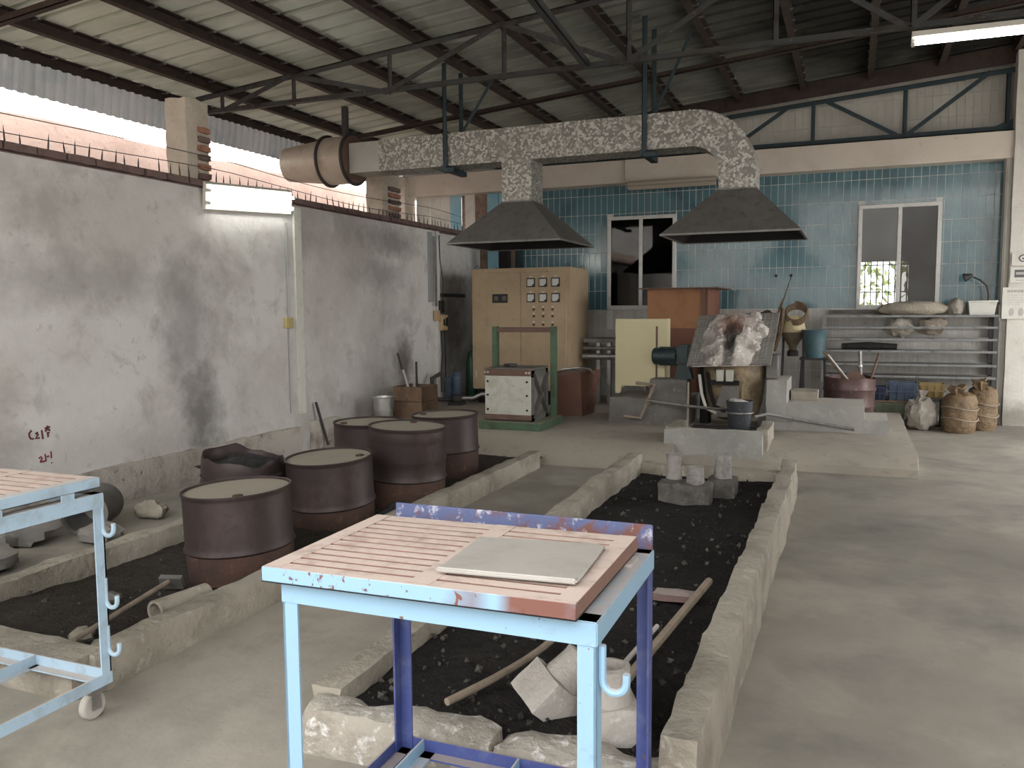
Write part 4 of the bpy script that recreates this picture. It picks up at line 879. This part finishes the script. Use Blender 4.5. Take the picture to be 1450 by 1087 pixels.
# hopper with rope
hp = thing('cone_hopper', (-.70, 11.35, .2), 'cream cone hopper with coiled rope behind the furnace', 'hopper')
hmx = rot((-.70, 11.35, 0)); B().lathe([(.0, 1.40), (.10, 1.40), (.125, 1.36), (.155, 1.22), (.152, 1.19)], 28, hmx).build('upper_shell', m_hop, hp); B().lathe([(.152, 1.19), (.13, 1.13), (.05, 1.0), (.05, .93)], 28, hmx).build('lower_cone', m_hopd, hp); B().lathe([(.07, .88), (.07, .94), (.05, .96)], 20, hmx).build('outlet', m_flange, hp)
for s in (-1, 1): B().bar((-.70+.14*s, 11.42, .2), (-.70+.12*s, 11.42, 1.2), .03).build('leg', m_rackd, hp, smooth=0)
single('rope_coil', B().tube([(-.66+.13*math.cos(a)*(1+.05*math.sin(3*a)), 11.28+.06*math.sin(a*1.0)+.01*math.sin(5*a), 1.38+.11*math.sin(a)+.004*a) for a in [k*.35 for k in range(60)]], .016, 6), m_rope, 'coil of brown rope slung over the cream hopper', 'rope')
t = thing('hung_straps', (-.86, 11.2, 1.0), 'dark straps and hose hanging from wall hooks beside the hopper', 'straps')
B().tube([(-.80, 12.22, 1.93), (-.84, 11.9, 1.7), (-.87, 11.4, 1.5), (-.90, 11.25, 1.2), (-.93, 11.2, .95)], [.006, .008, .02, .03, .028], 8).build('strap', m_rope, t); B().tube([(-.92, 11.25, 1.25), (-.86, 11.22, 1.48), (-.82, 11.22, 1.5), (-.84, 11.22, 1.2), (-.92, 11.2, .95)], .022, 8).build('strap', m_rope, t); B().blob((-1.02, 11.3, 1.38), (.09, .05, .09), 14, .4, 3, 4).build('hose_bundle', m_flange, t)
for x in (-.80, -1.0): B().lathe([(.02, 0), (.02, .03)], 10, rot((x, 12.255, 1.95), math.pi/2, 0, 0)).build('wall_hook', m_black, t)
# bucket on stand
bst = thing('iron_stand', (-.42, 11.18, .2), 'thin dark iron stand carrying the teal bucket', 'stand')
for x, y in ((-.60, 11.02), (-.28, 11.02), (-.60, 11.34), (-.28, 11.34)): B().bar((x*1.0, y, .2), (x+(.03 if x < -.4 else -.03), y, .86), .02).build('leg', m_iron, bst, smooth=0)
B().box((-.60, 11.01, .85), (-.25, 11.35, .872)).build('top', m_iron, bst, smooth=0)
bb_ = thing('metal_bucket', (-.43, 11.17, .872), 'dented teal metal bucket on the iron stand beside the rack', 'bucket')
B().lathe([(.0, .0), (.105, .0), (.108, .012), (.135, .22), (.15, .34), (.154, .345), (.148, .35), (.13, .22), (.1, .015), (0, .015)], 32, rot((0, 0, 0))).build('shell', m_bluebk, bb_, local=True); B().tube([(.15*math.cos(a), .15*math.sin(a), .345) for a in [2*math.pi*k/28 for k in range(28)]], .007, 6, closed=True).build('rim', m_bluebk, bb_, local=True)
B().tube([(.15*math.cos(a), -.02-.1*math.sin(a), .335+.02*math.cos(2*a)) for a in [math.pi*k/12 for k in range(13)]], .005, 6).build('handle', m_steel, bb_, local=True)
# crumpled drum of scrap
sd_ = thing('scrap_drum', (0, 10.75, .2), 'crumpled maroon drum full of scrap bars behind the steps', 'drum')
def cr(i, tt, r, z): k = noise.noise(Vector((math.cos(tt)*1.6, math.sin(tt)*1.6, z*2))); return r*(1+.09*k), z+(.03*k if i >= 7 else 0)
B().lathe([(.28, 0), (.285, .1), (.30, .13), (.285, .16), (.285, .30), (.30, .33), (.285, .36), (.29, .47), (.28, .47), (.27, .1)], 40, rot((0, 10.75, .2)), cr).build('shell', mat('maroon_drum', (.085, .05, .046), .5, .3, layers=[(6, (.13, .085, .08), .45, .68), (20, (.28, .22, .21), .6, .72)]), sd_)
B().blob((0, 10.75, .56), (.25, .25, .08), 16, .5, 4, 7).build('scrap_fill', m_dark, sd_)
single('scrap_bar', B().bar((-.02, 10.6, .6), (-.30, 10.55, .98), .05, .02), m_wood, 'brown channel bar leaning out of the maroon drum', 'bar', smooth=0); single('scrap_bar', B().bar((.02, 10.56, .6), (-.25, 10.52, .95), .015, .015), m_alu, 'thin bright bar beside the brown channel bar in the drum', 'bar', smooth=0)
single('scrap_rod', B().tube([(.12, 10.75, .55), (.10, 10.75, .98)], .022, 8), m_steel, 'steel tool shaft with round knob upright in the maroon drum', 'rod'); single('knob_ball', B().lathe([(0, -.035), (.025, -.025), (.035, 0), (.025, .025), (0, .035)], 16, rot((.10, 10.72, .80))), m_alu, 'round bright knob on the tool shaft in the drum', 'knob')
single('scrap_rod', B().tube([(.2, 10.75, .55), (.31, 10.75, .96)], .014, 8), m_brown, 'slanting thin dark rod standing in the maroon drum', 'rod'); single('scrap_sheet', B().prism([(-.15, 0), (.2, 0), (.05, .13)], 10.7, 10.715, 'y', rot((0, 0, .64))), m_brown, 'bent dark sheet offcut poking from the maroon drum', 'sheet', smooth=0)
# ================================================================ RACK AND CLUTTER
rk = thing('pipe_rack', (.65, 11.95, 0), 'long grey steel rack of horizontal bars under the right window', 'rack')
for x in (-.36, 1.62):
    for y in (11.75, 12.12): B().box((x, y, 0), (x+.05, y+.04, 1.40)).build('upright', m_rackd if x > 0 else m_rack, rk, smooth=0)
for z in (1.385, 1.24, 1.088, .936, .765, .612, .315):
    B().box((-.37, 11.735, z-.014), (1.67, 11.765, z+.014)).build('bar', m_rack, rk, smooth=0); B().box((-.37, 12.12, z-.014), (1.67, 12.15, z+.014)).build('bar', m_rack, rk, smooth=0)
    if z < 1.0 or z > 1.3: B().box((-.36, 11.77, z-.008), (1.66, 12.12, z+.004)).build('shelf_sheet', m_dark_conc, rk, smooth=0)
def sack(name, c, r, mt, label, seed, n=26, amp=.18, flat=None, rz=0, neck=None):
    t = thing(name, (c[0], c[1], c[2]-r[2]), label, 'sack')
    B().blob((0, 0, 0), r, n, amp, 2.2, seed, rot(c, 0, 0, rz), flat).build('bag', mt, t)
    if neck: B().lathe([(r[0]*.2, 0), (r[0]*.13, .05), (r[0]*.3, .12)], 14, rot(neck, .2, .1, 0), lambda i, tt, rr, z: (rr*(1+.3*math.sin(5*tt)), z)).build('tied_neck', mt, t)
    return t
sack('cement_sack', (.72, 11.93, 1.475), (.44, .19, .105), m_sack, 'long beige sack lying on top of the rack below the window', 3, flat=-.085)
sack('cloth_bundle', (1.215, 11.93, 1.49), (.105, .13, .12), m_sackw, 'white cloth bundle on the rack beside the plastic tray', 5, flat=-.10)
pt_ = thing('plastic_tray', (1.5, 11.93, 1.395), 'white plastic tray at the pier end of the rack top', 'tray')
B().add([(1.36, 11.80, 1.395), (1.63, 11.80, 1.395), (1.63, 12.08, 1.395), (1.36, 12.08, 1.395), (1.34, 11.78, 1.56), (1.65, 11.78, 1.56), (1.65, 12.1, 1.56), (1.34, 12.1, 1.56)], [(0, 1, 2, 3), (0, 1, 5, 4), (1, 2, 6, 5), (2, 3, 7, 6), (3, 0, 4, 7)]).build('tub', m_whitepl, pt_, solid=.006, smooth=0)
B().box((1.33, 11.765, 1.555), (1.66, 11.79, 1.575)).build('rim', m_whitepl, pt_, bevel=.004)
gl = thing('gooseneck_lamp', (1.55, 11.95, 1.56), 'black gooseneck lamp bent over from the white tray', 'lamp')
B().tube([(1.57, 11.95, 1.42), (1.575, 11.95, 1.66), (1.55, 11.95, 1.76), (1.48, 11.95, 1.83), (1.40, 11.95, 1.87)], .010, 8).build('neck', m_cable, gl); B().lathe([(.02, -.03), (.05, .05), (.055, .07), (0, .05)], 16, rot((1.36, 11.95, 1.885), 0, -1.9, 0)).build('shade', m_cable, gl)
for k, (x, lb) in enumerate(((.58, 'dirty white cloth bag slumped on the rack shelf under the sack'), (.95, 'second slumped cloth bag on the rack shelf nearer the pier'))): sack('cloth_bag', (x, 11.95, 1.24+(.02*k)), (.17, .13, .13 if k == 0 else .12), m_sackw if k == 0 else m_sack, lb, 11+k, amp=.35)
single('black_roll', B().tube([(-.12, 11.88, .99), (.2, 11.88, 1.0), (.55, 11.88, .99)], [.04, .05, .04], 12), m_char, 'roll of black sheeting lying on the rack shelf', 'roll')
def crate(name, x0, x1, y0, y1, z0, z1, mt, label):
    t = thing(name, ((x0+x1)/2, (y0+y1)/2, z0), label, 'crate')
    e = .02
    B().add([(x0+e, y0+e, z0), (x1-e, y0+e, z0), (x1-e, y1-e, z0), (x0+e, y1-e, z0), (x0, y0, z1), (x1, y0, z1), (x1, y1, z1), (x0, y1, z1)], [(0, 1, 2, 3), (0, 1, 5, 4), (1, 2, 6, 5), (2, 3, 7, 6), (3, 0, 4, 7)]).build('shell', mt, t, solid=.006, smooth=0)
    for z in (z1-.012, (z0+z1)/2): B().box((x0-.006, y0-.006, z-.01), (x1+.006, y0+.006, z+.01)).build('rim', mt, t, smooth=0)
    for k in range(4): x = x0+.03+(x1-x0-.06)*k/3; B().box((x-.006, y0-.004, z0+.01), (x+.006, y0+.014, z1-.01)).build('rib', mt, t, smooth=0)
    return t
crate('plastic_crate', .28, .655, 11.45, 11.68, .02, .30, m_grnc, 'olive green crate on the floor under the blue crate')
crate('plastic_crate', .44, .775, 11.44, 11.68, .335, .56, m_bluec, 'grey blue plastic crate holding red cloth below the rack')
crate('plastic_crate', .20, .43, 11.45, 11.68, .33, .50, m_dblue, 'navy crate between the maroon drum and the grey blue crate')
crate('plastic_crate', .80, 1.09, 11.48, 11.70, .375, .55, m_yel, 'yellow crate standing below the lowest rack bars')
single('red_cloth', B().blob((.6, 11.56, .50), (.12, .08, .05), 14, .4, 3, 4), m_redcl, 'red cloth bundled in the grey blue crate', 'cloth')
B0 = B().rough((.15, 11.44, .0), (1.15, 11.7, .02), .2, .003, 4, 1)
single('pallet_board', B0, m_wood, 'thin timber board under the olive crate', 'board')
single('crate_block', B().rough((.20, 11.46, .303), (.80, 11.7, .33), .2, .003, 4, 1), m_wood, 'timber board laid over the olive crate under the blue crates', 'board')
single('crate_trestle', B().box((.80, 11.5, .02), (.84, 11.68, .37)).box((1.05, 11.5, .02), (1.09, 11.68, .37)).box((.80, 11.5, .355), (1.09, 11.68, .373)), m_rackd, 'dark little trestle under the yellow crate', 'trestle', smooth=0)
sack('plastic_sack', (.82, 11.28, .19), (.18, .17, .2), m_sackw, 'dirty white plastic sack slumped before the yellow crate', 21, amp=.35, flat=-.185, neck=(.82, 11.28, .36))
def wrapped(x, y, r, h, label, seed):
    t = thing('wrapped_barrel', (x, y, 0), label, 'barrel')
    def wb_(i, tt, rr, z): k = noise.noise(Vector((math.cos(tt)*2, math.sin(tt)*2, z*5+seed))); return rr*(1+.09*k), z+.02*k
    B().lathe([(r*.85, 0), (r*.98, .04), (r*1.03, h*.3), (r, h*.6), (r*1.0, h*.8), (r*.9, h*.93), (r*.55, h), (0, h*.98)], 30, rot((x, y, 0)), wb_).build('wrapping', m_wrap, t)
    for z in (h*.35, h*.62): B().tube([(x+(r*1.07)*math.cos(a), y+(r*1.07)*math.sin(a), z+.02*math.sin(2*a)) for a in [2*math.pi*k/24 for k in range(24)]], .008, 5, closed=True).build('string', m_stick, t)
    B().lathe([(r*.45, 0), (r*.3, .05), (r*.5, .12), (r*.45, .13)], 20, rot((x-.03, y-.05, h-.05), .25, -.15, 0), lambda i, tt, rr, z: (rr*(1+.25*math.sin(6*tt+seed)), z+.02*math.sin(3*tt))).build('gathered_top', m_wrap, t)
wrapped(1.225, 11.2, .185, .48, 'brown plastic wrapped barrel tied with string in front of the rack', 1.0)
wrapped(1.50, 11.51, .165, .53, 'brown wrapped barrel beside the white pier behind the string tied one', 5.0)
# papers on the pier
def paper(x0, x1, z0, z1, label, fn):
    t = thing('paper_notice', ((x0+x1)/2, 11.95, z0), label, 'notice'); B().box((x0, 11.938, z0), (x1, 11.944, z1)).build('sheet', m_paper, t, smooth=0); fn(t)
def f1(t):
    cu_ = bpy.data.curves.new('heading', 'FONT'); cu_.body = 'MEMORY'; cu_.size = .042; cu_.extrude = .0005; cu_.space_character = 1.35
    to = bpy.data.objects.new('heading_tmp', cu_); COL.objects.link(to); dg = bpy.context.evaluated_depsgraph_get(); me = bpy.data.meshes.new_from_object(to.evaluated_get(dg)); bpy.data.objects.remove(to)
    o = bpy.data.objects.new('heading', me); me.materials.append(m_ink); put(o, t); o.rotation_euler = (math.pi/2, 0, 0); o.location = Vector((1.775, 11.9365, 1.672))-WL[t.name]
    for k in range(5): B().box((1.775, 11.9365, 1.635-k*.028), (1.775+random.uniform(.12, .24), 11.938, 1.639-k*.028)).build('text_line', m_ink2, t, smooth=0)
    for x in (1.83, 1.93): B().blob((x, 11.9375, 1.43), (.03, .001, .05), 12, .2, 2, 1).build('figure', m_ink2, t)
paper(1.725, 2.05, 1.345, 1.735, 'large white paper notice with printed heading on the pier', f1)
def f2(t):
    B().box((1.845, 11.9365, 1.855), (2.0, 11.938, 1.95)).build('picture', m_ink, t, smooth=0); B().box((1.86, 11.9355, 1.89), (1.95, 11.937, 1.92)).build('picture_highlight', m_ink2, t, smooth=0)
    B().box((1.86, 11.9365, 1.815), (1.98, 11.938, 1.825)).build('text_line', m_ink2, t, smooth=0)
paper(1.80, 2.05, 1.79, 1.98, 'small paper with a dark picture above the large notice', f2)
def f3(t):
    B().tube([(1.94+.05*math.cos(a), 11.937, 2.09+.04*math.sin(a)) for a in [2*math.pi*k/24 for k in range(24)]], .007, 6, closed=True).build('emblem_ring', m_ink, t); B().box((1.92, 11.9365, 2.075), (1.97, 11.938, 2.095)).build('emblem_bar', m_ink, t, smooth=0)
paper(1.81, 2.05, 2.0, 2.16, 'small paper with a round grey emblem at the top of the pier notices', f3)
single('power_box', B().box((1.665, 11.99, 1.36), (1.70, 12.05, 1.56)).box((1.672, 11.985, 1.38), (1.693, 11.99, 1.54)), m_meterb, 'narrow black power box on the wall trim beside the notices', 'power box', smooth=0)
# ================================================================ LEFT CORNER CLUTTER
cr_ = thing('wooden_crate', (-4.95, 9.0, .2), 'old wooden crate against the plaster wall holding sticks', 'crate')
for z0, z1, m_ in ((.2, .40, m_wood), (.405, .585, m_wood)):
    B().box((-5.16, 8.80, z0), (-4.765, 8.825, z1)).build('front_board', m_, cr_, bevel=.003); B().box((-4.79, 8.825, z0), (-4.765, 9.2, z1)).build('side_board', m_, cr_, bevel=.003); B().box((-5.16, 8.825, z0), (-5.135, 9.2, z1)).build('side_board', m_, cr_, bevel=.003); B().box((-5.16, 9.2, z0), (-4.765, 9.225, z1)).build('back_board', m_, cr_, bevel=.003)
B().box((-5.14, 8.82, .2), (-4.78, 9.2, .5)).build('fill', m_dark, cr_, smooth=0)
for k, (p, q, r_, lb) in enumerate((((-5.03, 8.95, .5), (-5.19, 8.98, .98), .012, 'thin dark stick leaning left out of the wooden crate'), ((-4.92, 8.97, .5), (-4.925, 8.97, .88), .014, 'short upright dark stick in the wooden crate'), ((-4.98, 8.9, .5), (-5.09, 8.93, .78), .016, 'pale flattened stick leaning left in the wooden crate'), ((-5.0, 9.05, .5), (-5.02, 9.1, .72), .02, 'pale stub standing in the wooden crate'))):
    single('stick', B().tube([p, q], r_, 7), m_iron if k < 2 else m_cast, lb, 'stick')
po = thing('aluminium_pot', (-5.07, 8.42, .2), 'open aluminium pot on the floor beside the wooden crate', 'pot')
B().lathe([(0, 0), (.095, 0), (.105, .012), (.118, .15), (.128, .29), (.135, .295), (.126, .30), (.11, .15), (.095, .02), (0, .02)], 32).build('shell', m_alu, po, local=True)
for k, (p, q, w, mm, lb) in enumerate((((-5.27, 7.95, .23), (-5.16, 8.9, .26), .06, m_wood, 'dark wooden plank on the floor against the plaster wall'), ((-5.19, 7.98, .225), (-5.23, 8.6, .225), .055, m_stick, 'pale wooden plank on the floor beside the dark one'), ((-5.10, 7.92, .225), (-5.06, 8.2, .225), .05, m_stick, 'short wooden offcut on the floor near the pot'))):
    single('plank', B().bar(p, q, w, .04), mm, lb, 'plank', bevel=.003)
single('stick', B().tube([(-5.30, 7.62, .04), (-5.36, 7.5, .52)], .015, 7), m_iron, 'dark iron stick leaning on the broken plinth', 'stick')
pu = thing('water_pump', (-5.1, 10.35, .2), 'small blue water pump with pipes in the corner by the cabinet', 'pump')
B().lathe([(.05, .34), (.062, .36), (.062, .58), (.055, .62), (0, .625)], 20, rot((-5.03, 10.3, 0))).build('motor', m_pump, pu); B().lathe([(.06, .24), (.085, .26), (.085, .33), (.05, .35)], 20, rot((-5.03, 10.3, 0))).build('volute', m_flange, pu); B().lathe([(.064, .60), (.064, .66), (0, .665)], 20, rot((-5.03, 10.3, 0))).build('fan_cover', m_bluec, pu)
B().tube([(-5.03, 10.3, .29), (-4.8, 10.35, .30), (-4.7, 10.4, .35), (-4.3, 10.45, .36)], .03, 10).build('outlet_pipe', m_steel, pu); B().tube([(-5.05, 10.3, .29), (-5.22, 10.15, .28), (-5.28, 10.05, .35), (-5.28, 10.05, .58), (-5.2, 10.15, .64)], .03, 10).build('inlet_pipe', m_flange, pu); B().box((-5.12, 10.2, .2), (-4.94, 10.4, .25)).build('foot', m_flange, pu, smooth=0)
B().box((-5.2, 10.28, .3), (-5.1, 10.42, .58)).build('control_box', m_pump, pu, bevel=.01)
single('gas_bottle', B().lathe([(.08, 0), (.085, .02), (.085, .55), (.06, .68), (.025, .72), (.025, .8), (0, .8)], 20, rot((-5.1, 10.95, .2))), m_green2, 'dark green bottle standing in shadow left of the cabinet', 'bottle')
single('wall_rail', B().bar((-5.46, 10.6, 1.72), (-5.46, 11.5, 1.72), .02, .05), m_flange, 'short dark rail on the shadowed wall behind the cabinet', 'rail', smooth=0)
single('flue_pipe', B().box((-4.98, 11.7, .2), (-4.84, 11.85, 2.5)), m_black, 'square black flue rising behind the cabinet under the hood', 'flue', smooth=0)
# left strip rubble near the trolley
jp = thing('buried_pot', (-4.85, 4.2, 0), 'grey metal pot lying on its side against the plinth', 'pot')
B().lathe([(0, -.2), (.12, -.2), (.14, -.17), (.145, .16), (.155, .18), (.135, .18), (.12, -.1), (0, -.12)], 28, rot((-4.86, 4.18, .15), math.pi/2, 0, .5)).build('shell', m_hood, jp)
for k, (c, r, mm, lb) in enumerate((((-4.72, 4.55, .06), (.13, .09, .07), m_kerb, 'small pale lump on the strip beside the plinth'), ((-5.05, 3.72, .10), (.26, .22, .15), m_dark_conc, 'larger grey cement lump on the strip behind the trolley'), ((-4.68, 3.22, .07), (.22, .16, .10), m_dark_conc, 'flat grey cement lump behind the trolley near the kerb'), ((-4.55, 3.95, .05), (.16, .12, .07), m_dark_conc, 'low dark rubble lump before the lying pot'))):
    single('cement_lump', B().blob(c, r, 20, .35, 2.2, 30+k, None, -r[2]*.6), mm, lb, 'lump')
# ================================================================ THINGS IN THE PIT AND BED
def casting(x, y, rz, tilt, label, s=1):
    t = thing('plaster_casting', (x, y, .10), label, 'casting'); m = rot((x, y, .15), tilt[0], tilt[1], rz)
    def tp(q): k = 1-max(0, q.z)*.8; return Vector((q.x*k, q.y*k, q.z))
    B().rough((-.095*s, -.095*s, -.05), (.095*s, .095*s, .085), .04, .007, 9, 3, m, tp).build('base_block', m_cast, t)
    B().lathe([(.078*s, .07), (.07*s, .11), (.064*s, .17), (.066*s, .195), (.048*s, .20), (.038*s, .14), (0, .14)], 22, m, lambda i, tt, rr, z: (rr*(1+.07*noise.noise(Vector((math.cos(tt)*2, math.sin(tt)*2, z*14)))), z)).build('neck', m_cast, t)
casting(-.70, 2.54, .45, (0, 0), 'white plaster casting standing upright in the black sand with hollow neck')
casting(-.95, 2.62, 1.0, (.25, .75), 'white plaster casting toppled beside the upright one')
def mould(x, y, h, label, neck=True, w=.13, rz=0):
    t = thing('sand_mould', (x, y, .1), label, 'mould'); m = rot((x, y, .12), 0, 0, rz)
    B().rough((-w, -.10, -.06), (w, .10, .13), .05, .01, 8, 4, m).build('base_block', m_mould, t)
    return t, m
t, m = mould(-1.09, 6.0, .2, 'broad dark mould block with two necks in the pit end', w=.19)
B().lathe([(.06, .10), (.05, .2), (.062, .28), (.05, .285), (.03, .2), (0, .2)], 18, m @ rot((-.10, .08, .03))).build('neck', m_mouldtop, t); B().lathe([(.07, .10), (.06, .2), (.06, .235), (.05, .24), (.0, .21)], 18, m @ rot((.07, .0, .0))).build('neck', m_mouldtop, t)
t, m = mould(-.86, 6.25, .2, 'dark mould block with single tall neck in the pit end', w=.105)
B().lathe([(.07, .10), (.062, .2), (.06, .24), (.066, .30), (.05, .305), (.0, .28)], 18, m).build('neck', m_mouldtop, t)
def rod(p, q, r, mt, label, name='tool_handle', sag=0):
    p = Vector(p); q = Vector(q); pts = [p.lerp(q, k/8)+Vector((0, 0, 0))+Vector((sag*math.sin(math.pi*k/8), 0, 0)) for k in range(9)]
    return single(name, B().tube(pts, r, 8), mt, label, 'handle')
rod((-1.26, 2.47, .155), (-1.08, 3.32, .165), .014, m_stick, 'curved wooden handle lying in the black sand', sag=.045)
rod((-.73, 2.86, .15), (-.60, 3.95, .20), .019, m_stick, 'thick wooden handle lying along the pit kerb')
rod((-.80, 2.62, .16), (-.72, 3.35, .18), .010, m_cast, 'thin pale stick lying in the pit beside the thick handle')
single('flat_brick', B().rough((-.84, 3.78, .13), (-.63, 3.88, .17), .05, .006, 9, 3, None), m_brick, 'flat dark brick on the sand near the end of the thick handle', 'brick')
hoe = thing('garden_hoe', (-3.1, 2.9, .07), 'long handled hoe lying in the brown sand bed', 'hoe')
B().tube([(-3.02, 2.46, .12), (-3.25, 3.22, .11)], .012, 8).build('handle', m_stick, hoe); B().box((-.06, -.02, -.03), (.06, .01, .04), rot((-3.27, 3.27, .09), .4, 0, .3)).build('blade', m_steel, hoe)
single('broken_pipe', B().lathe([(.05, -.16), (.055, .14), (.04, .14), (.035, -.1)], 18, rot((-2.98, 3.02, .10), math.pi/2, 0, -.12)), m_kerb, 'broken clay pipe half buried beside the bed kerb', 'pipe')
for k, (x, y, r_, lb) in enumerate(((-3.14, 2.60, .06, 'pale rock in the bed near the hoe handle'), (-2.95, 2.55, .05, 'small rock in the bed corner by the kerb'), (-3.42, 3.02, .05, 'dark rock in the middle of the sand bed'))): single('rock', B().blob((x, y, .07), (r_, r_*.8, r_*.6), 12, .4, 2.5, 40+k), m_kerb if k < 2 else m_mould, lb, 'rock')
single('charcoal_heap', B().blob((-2.95, 5.08, .07), (.09, .12, .07), 20, .6, 4, 51), m_char, 'heap of black charcoal between the ribbed drum and kerb', 'charcoal')
# ================================================================ WRITING ON THE WALL
def strokes(name, lines, y0, z0, s, mt, label, w=.007):
    t = thing(name, (-5.398, y0, z0), label, 'writing')
    for ln in lines: B().tube([(-5.3985, y0+a*s, z0-b*s) for a, b in ln], w, 5).build('stroke', mt, t)
# photo crop coordinates (1223 wide = 90 px), origin at 285,200
S = .00041
cc = lambda pts, ox, oz: [(a-ox, b-oz) for a, b in pts]
L1 = [[(345, 250), (300, 290), (295, 340), (320, 390), (375, 400)], [(415, 320), (460, 300), (470, 330), (415, 405), (490, 400)], [(540, 270), (555, 430)], [(655, 205), (655, 235)], [(605, 250), (705, 235)], [(660, 245), (610, 305)], [(660, 265), (705, 300)], [(640, 335), (690, 335)], [(660, 335), (660, 410)]]
L2 = [[(455, 760), (505, 735), (520, 760), (475, 830)], [(475, 830), (595, 825)], [(580, 700), (590, 830)], [(610, 755), (655, 750)], [(700, 670), (700, 795)], [(700, 870), (705, 890)]]
strokes('wall_writing', [cc(l, 285, 200) for l in L1], 4.125, .690, S, m_write, 'dark maroon handwritten line of marks on the plaster wall')
strokes('wall_writing', [cc(l, 285, 200) for l in L2], 4.125, .690, S, m_write2, 'short red handwritten number under the maroon marks', .0055)
